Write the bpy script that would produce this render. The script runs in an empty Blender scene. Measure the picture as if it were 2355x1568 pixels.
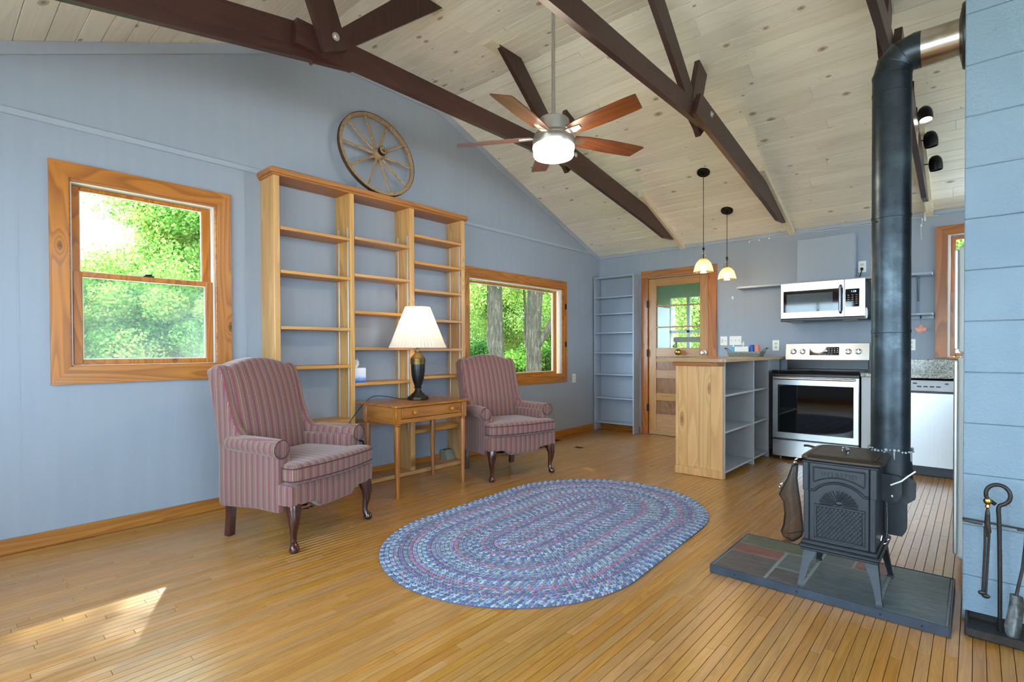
import bpy, bmesh, math, random
import numpy as np
from mathutils import Vector, Matrix, Euler

PI = math.pi
S = bpy.context.scene
COL = S.collection
random.seed(7)

# ------------------------------------------------------------------ camera
H = 1.15
YAW, PITCH, ROLL, FPX, CY = 0.7236, -0.0114, -0.0038, 1208.4, 818.1
cam = bpy.data.cameras.new('camera')
cam.sensor_fit = 'HORIZONTAL'
cam.sensor_width = 36.0
cam.lens = 36.0 * FPX / 2355.0
cam.shift_y = (CY - 784.0) / 2355.0
cam.clip_start = 0.05
cam.clip_end = 200
camo = bpy.data.objects.new('camera', cam)
COL.objects.link(camo)
fw = Vector((-math.sin(YAW), math.cos(YAW), 0)); rt = Vector((math.cos(YAW), math.sin(YAW), 0)); up = Vector((0, 0, 1))
F = fw * math.cos(PITCH) + up * math.sin(PITCH); U2 = up * math.cos(PITCH) - fw * math.sin(PITCH)
Rr = rt * math.cos(ROLL) + U2 * math.sin(ROLL); Uu = U2 * math.cos(ROLL) - rt * math.sin(ROLL)
camo.matrix_world = Matrix(((Rr.x, Uu.x, -F.x, 0), (Rr.y, Uu.y, -F.y, 0), (Rr.z, Uu.z, -F.z, H), (0, 0, 0, 1)))
S.camera = camo

# ------------------------------------------------------------------ sky, sun, exposure
wd = bpy.data.worlds.new('world'); S.world = wd
wd.use_nodes = True
wn = wd.node_tree.nodes; wl = wd.node_tree.links
bg = wn['Background']
bg.inputs['Color'].default_value = (0.64, 0.82, 1.0, 1)
bg.inputs['Strength'].default_value = 12.5
sun = bpy.data.lights.new('sun', 'SUN'); sun.energy = 30.0; sun.angle = 0.009; sun.color = (1.0, 0.96, 0.90)
suno = bpy.data.objects.new('sun', sun); COL.objects.link(suno)
suno.location = (-12, 8, 12)
sd = Vector((0.901 * 0.767, -0.433 * 0.767, -0.641))
suno.rotation_euler = sd.to_track_quat('-Z', 'Y').to_euler()
S.view_settings.view_transform = 'Standard'
S.view_settings.look = 'None'
S.view_settings.exposure = 0.62
S.view_settings.gamma = 1.0
S.view_settings.use_curve_mapping = False
S.cycles.max_bounces = 12
S.cycles.diffuse_bounces = 6
S.cycles.glossy_bounces = 4
S.cycles.transmission_bounces = 8
S.cycles.transparent_max_bounces = 24
S.cycles.use_denoising = True
S.cycles.sample_clamp_indirect = 8.0
S.cycles.caustics_reflective = False
S.cycles.caustics_refractive = False


def portal(loc, rot, sx, sy):
    l = bpy.data.lights.new('sky_portal', 'AREA'); l.shape = 'RECTANGLE'; l.size = sx; l.size_y = sy
    l.cycles.is_portal = True
    o = bpy.data.objects.new('sky_portal', l); COL.objects.link(o); o.location = loc; o.rotation_euler = rot


# ------------------------------------------------------------------ mesh helpers
class MB:
    def __init__(s):
        s.v = []; s.f = []; s.sm = []; s.at = []

    def add(s, vs, fs, smooth=False, a=0.0):
        o = len(s.v)
        s.v += [tuple(p) for p in vs]
        s.at += [a] * len(vs)
        s.f += [tuple(i + o for i in f) for f in fs]
        s.sm += [smooth] * len(fs)
        return s

    def box(s, x0, x1, y0, y1, z0, z1, c=0.0, M=None, a=0.0):
        if x0 > x1: x0, x1 = x1, x0
        if y0 > y1: y0, y1 = y1, y0
        if z0 > z1: z0, z1 = z1, z0
        X = (x0, x1); Y = (y0, y1); Z = (z0, z1)
        c = min(c, (x1 - x0) * .45, (y1 - y0) * .45, (z1 - z0) * .45)
        if c <= 0:
            vs = [(X[i], Y[j], Z[k]) for i in (0, 1) for j in (0, 1) for k in (0, 1)]
            fs = [(0, 1, 3, 2), (4, 6, 7, 5), (0, 4, 5, 1), (2, 3, 7, 6), (0, 2, 6, 4), (1, 5, 7, 3)]
        else:
            vs = []; sg = (1, -1)
            for i in (0, 1):
                for j in (0, 1):
                    for k in (0, 1):
                        vs += [(X[i], Y[j] + c * sg[j], Z[k] + c * sg[k]), (X[i] + c * sg[i], Y[j], Z[k] + c * sg[k]), (X[i] + c * sg[i], Y[j] + c * sg[j], Z[k])]
            q = lambda i, j, k, w: 3 * (4 * i + 2 * j + k) + w
            fs = []
            for i in (0, 1):
                fs.append((q(i, 0, 0, 0), q(i, 1, 0, 0), q(i, 1, 1, 0), q(i, 0, 1, 0)))
                fs.append((q(0, i, 0, 1), q(1, i, 0, 1), q(1, i, 1, 1), q(0, i, 1, 1)))
                fs.append((q(0, 0, i, 2), q(1, 0, i, 2), q(1, 1, i, 2), q(0, 1, i, 2)))
            for j in (0, 1):
                for k in (0, 1):
                    fs.append((q(0, j, k, 1), q(1, j, k, 1), q(1, j, k, 2), q(0, j, k, 2)))
                    fs.append((q(j, 0, k, 0), q(j, 1, k, 0), q(j, 1, k, 2), q(j, 0, k, 2)))
                    fs.append((q(j, k, 0, 0), q(j, k, 1, 0), q(j, k, 1, 1), q(j, k, 0, 1)))
            for i in (0, 1):
                for j in (0, 1):
                    for k in (0, 1):
                        fs.append((q(i, j, k, 0), q(i, j, k, 1), q(i, j, k, 2)))
        if M is not None: vs = [M @ Vector(p) for p in vs]
        return s.add(vs, fs, False, a)

    def prism(s, poly, axis, a, b, M=None):
        n = len(poly)
        def mk(p, t):
            return (t, p[0], p[1]) if axis == 'X' else ((p[0], t, p[1]) if axis == 'Y' else (p[0], p[1], t))
        vs = [mk(p, a) for p in poly] + [mk(p, b) for p in poly]
        fs = [tuple(range(n)), tuple(range(2 * n - 1, n - 1, -1))]
        fs += [(i, (i + 1) % n, n + (i + 1) % n, n + i) for i in range(n)]
        if M is not None: vs = [M @ Vector(p) for p in vs]
        return s.add(vs, fs, False)

    def tube(s, pts, r, n=8, caps=True, flat=1.0, smooth=True, up=None):
        pts = [Vector(p) for p in pts]
        m = len(pts)
        rs = r if isinstance(r, (list, tuple)) else [r] * m
        ts = []
        for i in range(m):
            d = (pts[min(i + 1, m - 1)] - pts[max(i - 1, 0)])
            ts.append(d.normalized() if d.length > 1e-9 else Vector((0, 0, 1)))
        u = Vector(up) if up else (Vector((0, 0, 1)) if abs(ts[0].z) < .9 else Vector((1, 0, 0)))
        vs = []
        for i in range(m):
            w = ts[i].cross(u)
            if w.length < 1e-6: w = ts[i].orthogonal()
            w.normalize(); u = w.cross(ts[i]).normalized()
            for k in range(n):
                an = 2 * PI * k / n
                vs.append(pts[i] + (w * math.cos(an) + u * math.sin(an) * flat) * rs[i])
        fs = [(i * n + k, i * n + (k + 1) % n, (i + 1) * n + (k + 1) % n, (i + 1) * n + k) for i in range(m - 1) for k in range(n)]
        s.add(vs, fs, smooth)
        if caps:
            o = len(s.v) - len(vs)
            s.f += [tuple(o + k for k in range(n)), tuple(o + (m - 1) * n + k for k in range(n - 1, -1, -1))]
            s.sm += [False, False]
        return s

    def lathe(s, prof, n=24, c=(0, 0, 0), axis='Z', caps=True, smooth=True, M=None):
        m = len(prof); vs = []
        for r, z in prof:
            for k in range(n):
                an = 2 * PI * k / n
                a, b = r * math.cos(an), r * math.sin(an)
                p = (a, b, z) if axis == 'Z' else ((z, a, b) if axis == 'X' else (b, z, a))
                vs.append((p[0] + c[0], p[1] + c[1], p[2] + c[2]))
        if M is not None: vs = [M @ Vector(p) for p in vs]
        fs = [(i * n + k, i * n + (k + 1) % n, (i + 1) * n + (k + 1) % n, (i + 1) * n + k) for i in range(m - 1) for k in range(n)]
        s.add(vs, fs, smooth)
        if caps:
            o = len(s.v) - len(vs)
            if prof[0][0] > 1e-6: s.f.append(tuple(o + k for k in range(n))); s.sm.append(False)
            if prof[-1][0] > 1e-6: s.f.append(tuple(o + (m - 1) * n + k for k in range(n))); s.sm.append(False)
        return s

    def ball(s, c, r, n=12, m=8, sc=(1, 1, 1), M=None):
        prof = [(max(r * math.sin(PI * i / m), 1e-5), -r * math.cos(PI * i / m)) for i in range(m + 1)]
        vs = []
        o = MB().lathe(prof, n, caps=False)
        vs = [Vector((p[0] * sc[0], p[1] * sc[1], p[2] * sc[2])) for p in o.v]
        if M is not None: vs = [M @ p for p in vs]
        vs = [(p[0] + c[0], p[1] + c[1], p[2] + c[2]) for p in vs]
        return s.add(vs, o.f, True)

    def rbox(s, c, h, r, n=8, fn=None, M=None):
        """soft rounded block: half sizes h, corner radius r, n x n grid per face, optional deform fn(p)->p"""
        idx = {}; vs = []; fs = []
        def vert(p):
            key = (round(p[0], 5), round(p[1], 5), round(p[2], 5))
            if key in idx: return idx[key]
            q = Vector((p[0] * h[0], p[1] * h[1], p[2] * h[2]))
            inn = Vector([max(-(h[i] - r), min(h[i] - r, q[i])) for i in range(3)])
            d = q - inn
            if d.length > 1e-9: q = inn + d.normalized() * r
            if fn: q = Vector(fn(q))
            if M is not None: q = M @ q
            idx[key] = len(vs); vs.append((q[0] + c[0], q[1] + c[1], q[2] + c[2])); return idx[key]
        g = [math.sin((2 * i / n - 1) * PI / 2) * .5 + (2 * i / n - 1) * .5 for i in range(n + 1)]
        for ax in range(3):
            for sg in (-1, 1):
                for i in range(n):
                    for j in range(n):
                        q = []
                        for a, b in ((i, j), (i + 1, j), (i + 1, j + 1), (i, j + 1)):
                            p = [0, 0, 0]; p[ax] = sg; p[(ax + 1) % 3] = g[a]; p[(ax + 2) % 3] = g[b]
                            q.append(vert(p))
                        fs.append(tuple(q) if sg > 0 else tuple(q[::-1]))
        return s.add(vs, fs, True)


OFF = {}


def cat(pts, k=6):
    """smooth a cord's path through its points"""
    P = [Vector(p) for p in pts]; P = [P[0] * 2 - P[1]] + P + [P[-1] * 2 - P[-2]]; out = []
    for i in range(1, len(P) - 2):
        a, b, c, d = P[i - 1:i + 3]
        for j in range(k):
            t = j / k
            out.append(.5 * (2 * b + (c - a) * t + (2 * a - 5 * b + 4 * c - d) * t * t + (3 * b - a - 3 * c + d) * t ** 3))
    return out + [P[-2]]



def smooth_mesh(me, ang=35):
    try:
        me.set_sharp_from_angle(angle=math.radians(ang))
    except Exception:
        pass


def mesh(name, mb, mat, recalc=True, ang=40, attr=False):
    me = bpy.data.meshes.new(name)
    me.from_pydata(mb.v, [], mb.f)
    if recalc:
        b = bmesh.new(); b.from_mesh(me)
        bmesh.ops.recalc_face_normals(b, faces=b.faces)
        b.to_mesh(me); b.free()
    if any(mb.sm):
        me.polygons.foreach_set('use_smooth', mb.sm)
        smooth_mesh(me, ang)
    if attr:
        at = me.attributes.new('rnd', 'FLOAT', 'POINT'); at.data.foreach_set('value', mb.at)
    if mat: me.materials.append(mat)
    me.update()
    return me


def obj(name, mb, mat, parent=None, local=False, label=None, ang=40, attr=False, recalc=True):
    if parent is not None and not local:
        off = OFF.get(parent.name, (0, 0, 0))
        if off != (0, 0, 0):
            mb.v = [(p[0] - off[0], p[1] - off[1], p[2] - off[2]) for p in mb.v]
    me = mesh(name, mb, mat, recalc, ang, attr)
    o = bpy.data.objects.new(name, me); COL.objects.link(o)
    if parent is not None:
        o.parent = parent
        OFF[o.name] = OFF.get(parent.name, (0, 0, 0))
    if label: o['label'] = label
    return o


def thing(name, label, cat, loc=(0, 0, 0), rotz=0.0, group=None):
    o = bpy.data.objects.new(name, None); COL.objects.link(o)
    o.empty_display_size = .05
    o.location = loc; o.rotation_euler = (0, 0, rotz)
    OFF[o.name] = tuple(loc)
    o['label'] = label; o['category'] = cat
    if group: o['group'] = group
    return o


def solid(name, mb, mat, label, cat, loc=None, group=None, **k):
    """a thing that is a single mesh, its origin moved to loc"""
    if loc is not None:
        mb.v = [(p[0] - loc[0], p[1] - loc[1], p[2] - loc[2]) for p in mb.v]
    o = obj(name, mb, mat, **k)
    if loc is not None: o.location = loc
    o['label'] = label; o['category'] = cat
    if group: o['group'] = group
    return o


def struct(name, mb, mat, parent=None, **k):
    o = obj(name, mb, mat, parent, **k)
    if parent is None: o['kind'] = 'structure'
    return o


def sempty(name):
    o = bpy.data.objects.new(name, None); COL.objects.link(o); o['kind'] = 'structure'; OFF[o.name] = (0, 0, 0)
    return o


def dup(root, loc, rotz, label):
    r = root.copy(); COL.objects.link(r); r.location = loc; r.rotation_euler = (0, 0, rotz); r['label'] = label
    for ch in list(root.children):
        c = ch.copy(); COL.objects.link(c); c.parent = r
        for g in list(ch.children):
            d = g.copy(); COL.objects.link(d); d.parent = c
    return r


def text(name, body, size, mat, parent, M, ext=.0006, align='CENTER'):
    cu = bpy.data.curves.new(name, 'FONT'); cu.body = body; cu.size = size; cu.extrude = ext
    cu.align_x = align; cu.align_y = 'CENTER'; cu.space_character = 1.12; cu.resolution_u = 3
    cu.materials.append(mat)
    t = bpy.data.objects.new(name, cu)
    dg_me = None
    COL.objects.link(t)
    bpy.context.view_layer.update()
    me = bpy.data.meshes.new_from_object(t.evaluated_get(bpy.context.evaluated_depsgraph_get()))
    bpy.data.objects.remove(t); bpy.data.curves.remove(cu)
    off = Vector(OFF.get(parent.name, (0, 0, 0)))
    me.transform(Matrix.Translation(-off) @ M)
    if not me.materials: me.materials.append(mat)
    o = bpy.data.objects.new(name, me); COL.objects.link(o); o.parent = parent; OFF[o.name] = tuple(off)
    return o


FRONT = lambda x, y, z: Matrix.Translation((x, y, z)) @ Matrix.Rotation(PI / 2, 4, 'X')   # text facing -Y

# ------------------------------------------------------------------ materials


def rgb(h):
    h = h.lstrip('#'); o = []
    for i in (0, 2, 4):
        c = int(h[i:i + 2], 16) / 255
        o.append(c / 12.92 if c <= .04045 else ((c + .055) / 1.055) ** 2.4)
    return (*o, 1.0)


class NT:
    def __init__(s, name):
        s.m = bpy.data.materials.new(name); s.m.use_nodes = True
        s.t = s.m.node_tree; s.n = s.t.nodes; s.b = s.n['Principled BSDF']; s.out = s.n['Material Output']

    def new(s, typ, **k):
        nd = s.n.new(typ)
        for a, v in k.items(): setattr(nd, a, v)
        return nd

    def link(s, a, b): s.t.links.new(a, b)

    def math(s, op, a, b=None, c=None):
        nd = s.new('ShaderNodeMath', operation=op)
        for i, x in enumerate((a, b, c)):
            if x is None: continue
            if isinstance(x, (int, float)): nd.inputs[i].default_value = x
            else: s.link(x, nd.inputs[i])
        return nd.outputs[0]

    def mix(s, f, a, b, blend='MIX'):
        nd = s.new('ShaderNodeMix', data_type='RGBA', blend_type=blend)
        for sock, x in ((nd.inputs[0], f), (nd.inputs[6], a), (nd.inputs[7], b)):
            if isinstance(x, (int, float)): sock.default_value = x
            elif isinstance(x, tuple): sock.default_value = x
            else: s.link(x, sock)
        return nd.outputs[2]

    def ramp(s, f, stops, interp='LINEAR'):
        nd = s.new('ShaderNodeValToRGB'); cr = nd.color_ramp; cr.interpolation = interp
        while len(cr.elements) < len(stops): cr.elements.new(.5)
        for e, (p, c) in zip(cr.elements, stops):
            e.position = p; e.color = c if isinstance(c, tuple) else (c, c, c, 1)
        s.link(f, nd.inputs[0]); return nd.outputs[0]

    def coords(s, scale=(1, 1, 1), rnd=0.0, rot=(0, 0, 0)):
        tc = s.new('ShaderNodeTexCoord'); src = tc.outputs['Object']
        if rnd:
            oi = s.new('ShaderNodeObjectInfo')
            at = s.new('ShaderNodeAttribute', attribute_name='rnd')
            sm = s.math('ADD', oi.outputs['Random'], at.outputs['Fac'])
            s.rv = s.math('FRACT', sm)
            cb = s.new('ShaderNodeCombineXYZ')
            for i in range(3): s.link(s.math('MULTIPLY', s.rv, rnd * (1 + i * .7)), cb.inputs[i])
            va = s.new('ShaderNodeVectorMath', operation='ADD'); s.link(src, va.inputs[0]); s.link(cb.outputs[0], va.inputs[1]); src = va.outputs[0]
        mp = s.new('ShaderNodeMapping'); mp.inputs['Scale'].default_value = scale; mp.inputs['Rotation'].default_value = rot
        s.link(src, mp.inputs['Vector']); return mp.outputs[0]

    def noise(s, vec, scale=5, detail=3, rough=.5, dist=0.0):
        nd = s.new('ShaderNodeTexNoise'); nd.inputs['Scale'].default_value = scale; nd.inputs['Detail'].default_value = detail
        nd.inputs['Roughness'].default_value = rough; nd.inputs['Distortion'].default_value = dist
        s.link(vec, nd.inputs['Vector']); return nd.outputs['Fac']

    def bump(s, h, strength=.2, dist=.002):
        nd = s.new('ShaderNodeBump'); nd.inputs['Strength'].default_value = strength; nd.inputs['Distance'].default_value = dist
        s.link(h, nd.inputs['Height']); s.link(nd.outputs[0], s.b.inputs['Normal'])

    def set(s, **k):
        nm = {'col': 'Base Color', 'rough': 'Roughness', 'metal': 'Metallic', 'spec': 'Specular IOR Level', 'coat': 'Coat Weight', 'coatr': 'Coat Roughness', 'em': 'Emission Color', 'ems': 'Emission Strength', 'sheen': 'Sheen Weight', 'trans': 'Transmission Weight', 'ior': 'IOR', 'aniso': 'Anisotropic'}
        for a, v in k.items():
            sock = s.b.inputs[nm[a]]
            if isinstance(v, (int, float, tuple)): sock.default_value = v
            else: s.link(v, sock)
        return s


def plain(name, hexc, rough=.5, metal=0.0, var=.06, vscale=8, bump=0.0, bscale=60, **k):
    n = NT(name); v = n.coords()
    f = n.noise(v, vscale, 3)
    c = rgb(hexc)
    d = tuple(x * (1 - var) for x in c[:3]) + (1,); l = tuple(min(1, x * (1 + var)) for x in c[:3]) + (1,)
    n.set(col=n.ramp(f, [(.3, d), (.7, l)]), rough=rough, metal=metal, **k)
    if bump: n.bump(n.noise(v, bscale, 4), bump, .003)
    return n.m


def wood(name, light, dark, axis='Y', across=38, along=1.6, rough=.45, coat=0.0, rnd=7.0, vary=.22, knots=0.0, knotc='#4a2a14', streak=.5, bump=.08, rings=7.0, spec=.5, flat=None, kscale=(2.2, 5.0), coatr=.12):
    """plain-sawn board: fine pores along the grain, cathedral growth rings, knots lying in the board's face, tone per board"""
    n = NT(name); ax = 'XYZ'.index(axis)
    sc = [across] * 3; sc[ax] = along
    v = n.coords(tuple(sc), rnd)
    g = n.noise(v, 1.0, 5, .6, .3)
    sc2 = [across * .16] * 3; sc2[ax] = along * .42
    v2 = n.coords(tuple(sc2), rnd)
    big = n.noise(v2, 1.0, 2, .45, .25)
    kc = None
    if knots:
        sk = [kscale[1]] * 3; sk[ax] = kscale[0]
        vk = n.coords(tuple(sk), rnd)
        fa = flat or ('Z' if axis != 'Z' else 'Y')
        sv = n.new('ShaderNodeSeparateXYZ'); n.link(vk, sv.inputs[0]); cv = n.new('ShaderNodeCombineXYZ')
        for q, a_ in enumerate([a_ for a_ in range(3) if a_ != 'XYZ'.index(fa)]): n.link(sv.outputs[a_], cv.inputs[q])
        vo = n.new('ShaderNodeTexVoronoi', voronoi_dimensions='2D'); vo.inputs['Scale'].default_value = 1.0
        n.link(cv.outputs[0], vo.inputs['Vector'])
        sep = n.new('ShaderNodeSeparateColor'); n.link(vo.outputs['Color'], sep.inputs[0])
        size = n.math('MULTIPLY', n.math('MAXIMUM', n.math('SUBTRACT', sep.outputs[0], 1 - knots), 0.0), .15 / knots)
        dd = n.math('DIVIDE', vo.outputs['Distance'], n.math('ADD', size, .0001))
        kc = n.ramp(dd, [(0.0, 1.0), (.5, .75), (.62, .25), (.74, .8), (.9, .3), (1.0, 0.0)])
        halo = n.math('MULTIPLY', n.math('POWER', n.math('MAXIMUM', n.math('SUBTRACT', 1.0, n.math('MULTIPLY', vo.outputs['Distance'], 3.2)), 0.0), 2.0), n.math('GREATER_THAN', size, .02))
        big = n.math('ADD', big, n.math('MULTIPLY', halo, .22))
    r = n.math('FRACT', n.math('MULTIPLY', big, rings * 2))
    ring = n.ramp(r, [(0.0, .15), (.55, .75), (.82, 1.0), (.97, .25), (1.0, .15)])
    f = n.math('ADD', n.math('MULTIPLY', g, 1 - streak), n.math('MULTIPLY', ring, streak))
    c = n.ramp(f, [(.18, rgb(dark)), (.45, tuple((a + b) / 2 for a, b in zip(rgb(dark), rgb(light)))), (.78, rgb(light))])
    if kc is not None: c = n.mix(n.math('MULTIPLY', kc, .85), c, rgb(knotc))
    if vary:
        hs = n.new('ShaderNodeHueSaturation')
        n.link(c, hs.inputs['Color'])
        n.link(n.math('MULTIPLY_ADD', n.rv, 2 * vary, 1 - vary), hs.inputs['Value'])
        r2 = n.math('FRACT', n.math('MULTIPLY', n.rv, 17.3))
        n.link(n.math('MULTIPLY_ADD', r2, .14, .93), hs.inputs['Saturation'])
        n.link(n.math('MULTIPLY_ADD', n.math('FRACT', n.math('MULTIPLY', n.rv, 31.7)), .007, .4965), hs.inputs['Hue'])
        c = hs.outputs[0]
    n.set(col=c, rough=n.math('MULTIPLY_ADD', g, .15, rough - .07), coat=coat, coatr=coatr, spec=spec)
    if bump: n.bump(g, bump, .002)
    return n.m


def pane(name, tint=(.9, .95, .93, 1), refl=1.0, haze=0.0, hazec='#cfe0dd'):
    n = NT(name); n.n.remove(n.b)
    tr = n.new('ShaderNodeBsdfTransparent'); tr.inputs[0].default_value = tint
    gl = n.new('ShaderNodeBsdfGlossy'); gl.inputs['Roughness'].default_value = 0.01
    ge = n.new('ShaderNodeNewGeometry'); vd = n.new('ShaderNodeVectorMath', operation='DOT_PRODUCT')
    n.link(ge.outputs['Incoming'], vd.inputs[0]); n.link(ge.outputs['Normal'], vd.inputs[1])
    fz = n.math('POWER', n.math('SUBTRACT', 1.0, n.math('ABSOLUTE', vd.outputs['Value'])), 5.0)      # Schlick, the same on both faces of the thin pane
    mx = n.new('ShaderNodeMixShader')
    n.link(n.math('MULTIPLY', n.math('MULTIPLY_ADD', fz, .96, .04), refl), mx.inputs[0]); n.link(tr.outputs[0], mx.inputs[1]); n.link(gl.outputs[0], mx.inputs[2])
    last = mx.outputs[0]
    if haze:
        df = n.new('ShaderNodeBsdfTranslucent'); df.inputs[0].default_value = rgb(hazec)
        m2 = n.new('ShaderNodeMixShader')
        v = n.coords()
        f = n.noise(v, 2.2, 2)
        n.link(n.math('MULTIPLY', n.ramp(f, [(.3, .55), (.75, 1.6)]), haze), m2.inputs[0])
        n.link(last, m2.inputs[1]); n.link(df.outputs[0], m2.inputs[2]); last = m2.outputs[0]
    n.link(last, n.out.inputs[0])
    return n.m


def glow(name, col, strength):
    n = NT(name); n.set(col=col, em=col, ems=strength, rough=.4); return n.m


M = {}
def wallpaint(name, hexc, brush=.03):
    n = NT(name)
    v = n.coords((1, 1, 1)); v2 = n.coords((7, 7, .5))
    f = n.mix(.5, n.noise(v, 1.2, 3), n.noise(v2, 2.5, 4))
    c = rgb(hexc); a = tuple(x * (1 - brush) for x in c[:3]) + (1,); b = tuple(x * (1 + brush) for x in c[:3]) + (1,)
    n.set(col=n.ramp(f, [(.35, a), (.65, b)]), rough=.55, spec=.3)
    n.bump(n.noise(v, 160, 3), .06, .001)
    return n.m


M['wall'] = wallpaint('blue_grey_wall_paint', '#959eab')
M['trimpaint'] = wallpaint('blue_grey_trim_paint', '#9ea7b4', .02)
M['bounce_ground'] = wood('pale_bounce_boards', '#e2ddd4', '#cbc5ba', 'X', 12, .6, .7, rnd=3)  # made-up pale boards that bounce daylight up to the ceiling
M['greyshelf'] = plain('grey_shelf_paint', '#98a3b2', .45, var=.03)
M['islandgrey'] = plain('grey_cabinet_paint', '#9a9a9c', .45, var=.04)
M['mudroom'] = plain('pale_green_paint', '#dbe5d2', .6, var=.03)
M['ceil'] = wood('pickled_pine_plank', '#e6dfd0', '#d6cbb8', 'X', 30, 1.0, .5, rnd=9, vary=.06, knots=.5, knotc='#75502c', streak=.35, bump=.03, flat='Z', kscale=(3.4, 5.5), rings=5)
M['ceilback'] = plain('plank_joint_backing_board', '#5a3c22', .8)  # brown backing board, shows as lines between the planks
M['ceiltrim'] = wood('pale_pine_batten', '#dccfb4', '#cbbb9a', 'Y', 40, 1.5, .5, rnd=5, vary=.05, bump=.02)
M['floor'] = wood('honey_oak_strip', '#b28040', '#8a5b29', 'Y', 90, 2.4, .30, coat=.45, coatr=.22, rnd=11, vary=.11, streak=.3, bump=.05, rings=6)
M['floorbase'] = plain('dark_floor_joint', '#22140a', .8)
M['beam'] = wood('dark_stained_timber', '#40251f', '#281512', 'Y', 30, 1.5, .38, rnd=6, vary=.12, streak=.35, bump=.12)
M['beamz'] = wood('dark_stained_timber_upright', '#40251f', '#281512', 'Z', 30, 1.5, .38, rnd=6, vary=.12, streak=.35, bump=.12)
CK = dict(rough=.35, coat=.15, rnd=5, vary=.07, knots=.42, knotc='#3a1a0a', streak=.55, bump=.05, rings=8, kscale=(2.4, 4.6))
M['casing'] = wood('amber_pine_casing', '#bd7830', '#8e5220', 'Z', 26, 1.0, flat='X', **CK)
M['casingh'] = wood('amber_pine_casing_flat', '#bd7830', '#8e5220', 'Y', 26, 1.0, flat='X', **CK)
M['casingb'] = wood('amber_pine_casing_back', '#b06c32', '#824a20', 'Z', 26, 1.0, flat='Y', **CK)
M['casingx'] = wood('amber_pine_casing_cross', '#b06c32', '#824a20', 'X', 26, 1.0, flat='Y', **CK)
M['base'] = wood('honey_baseboard', '#b5762f', '#8a5220', 'Y', 40, 1.0, .4, rnd=5, vary=.06, bump=.05)
M['basex'] = wood('honey_baseboard_cross', '#a86d30', '#7c4818', 'X', 40, 1.0, .4, rnd=5, vary=.06, bump=.05)
M['pine'] = wood('golden_pine', '#d3a365', '#b88348', 'Z', 30, .9, .42, coat=.05, rnd=5, vary=.06, knots=.25, knotc='#6a3a18', streak=.5, bump=.04, flat='Y', kscale=(1.4, 4.5))
M['piney'] = wood('golden_pine_shelf', '#c99456', '#aa753c', 'Y', 34, 1.0, .42, coat=.05, rnd=5, vary=.07, streak=.5, bump=.04)
M['pinetop'] = wood('amber_pine_cap', '#b4743a', '#925626', 'Y', 34, 1.0, .4, rnd=5, vary=.05, streak=.5, bump=.04, knots=.15, flat='X')
M['island'] = wood('pale_knotty_pine', '#d3a56a', '#bb8b52', 'Z', 22, .7, .4, coat=.1, rnd=5, vary=.05, knots=.55, knotc='#6d3c28', streak=.5, bump=.03, flat='Y', kscale=(1.6, 5.0), rings=6)
M['counter'] = wood('tan_laminate', '#b58f63', '#a07a50', 'X', 40, 2, .3, rnd=3, vary=.03, bump=.01)
M['oakdoor'] = wood('oak_door', '#b5824a', '#936236', 'Z', 60, 1.4, .38, coat=.1, rnd=5, vary=.06, streak=.35, bump=.05)
M['oakdoorx'] = wood('oak_door_rail', '#b5885a', '#94683f', 'X', 60, 1.4, .38, coat=.1, rnd=5, vary=.06, streak=.35, bump=.05)
M['oakpanel'] = wood('worn_oak_panel', '#8f643e', '#6a452a', 'Z', 40, 3, .35, coat=.1, rnd=5, vary=.05, streak=.5, bump=.08)
M['cherry'] = wood('cherry_table_wood', '#a5682f', '#7e471a', 'Y', 36, 1.2, .28, coat=.3, rnd=5, vary=.05, streak=.5, bump=.02)
M['cherryz'] = wood('cherry_table_leg', '#a76c36', '#845024', 'Z', 36, 1.2, .3, coat=.3, rnd=5, vary=.05, streak=.4, bump=.02)
M['mahog'] = wood('dark_mahogany', '#46201a', '#2c120e', 'Z', 40, 2, .22, coat=.5, rnd=5, vary=.05, bump=.02)
M['oldwood'] = wood('weathered_wheel_wood', '#a88c68', '#6f573e', 'Z', 60, 9, .7, rnd=5, vary=.1, bump=.2)
M['white'] = plain('white_plastic', '#e8e8e4', .35, var=.02)
M['ivory'] = plain('ivory_plastic', '#d9cfb4', .35, var=.02)
M['jamb'] = plain('white_jamb_liner', '#e3e0da', .4, var=.02)
M['black'] = plain('black_metal', '#161719', .4, metal=.6, var=.1)
M['blackmat'] = plain('black_plastic', '#121315', .35, var=.05)
M['iron'] = plain('forged_iron', '#35302e', .42, metal=.7, var=.25, vscale=40, bump=.25, bscale=90)
M['stove'] = plain('black_cast_iron', '#24292f', .40, metal=.35, var=.12, vscale=25, bump=.1, bscale=220)
M['stovetop'] = plain('rust_tinted_cast_iron', '#33281f', .40, metal=.35, var=.22, vscale=9, bump=.1, bscale=200)
M['chrome'] = plain('chrome', '#d8d8d8', .12, metal=1, var=.02)
M['brass'] = plain('brass', '#b08a45', .22, metal=1, var=.05)
M['nickel'] = plain('brushed_nickel', '#cfccc6', .36, metal=1, var=.05, vscale=30)
M['std'] = plain('zinc_shelf_standard', '#d3d6d8', .35, metal=.6, var=.05, vscale=200)
M['steeltrim'] = plain('blued_steel_edging', '#39414d', .35, metal=.6, var=.15, vscale=12)


def steel(name, hexc='#c6c6c6', axis='X', rough=.24):
    n = NT(name); sc = [260, 260, 260]; sc['XYZ'.index(axis)] = 2
    v = n.coords(tuple(sc))
    g = n.noise(v, 1, 2)
    c = rgb(hexc)
    n.set(col=n.ramp(g, [(.3, tuple(x * .93 for x in c[:3]) + (1,)), (.7, c)]), metal=1.0, rough=n.math('MULTIPLY_ADD', g, .08, rough - .04))
    return n.m


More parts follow.
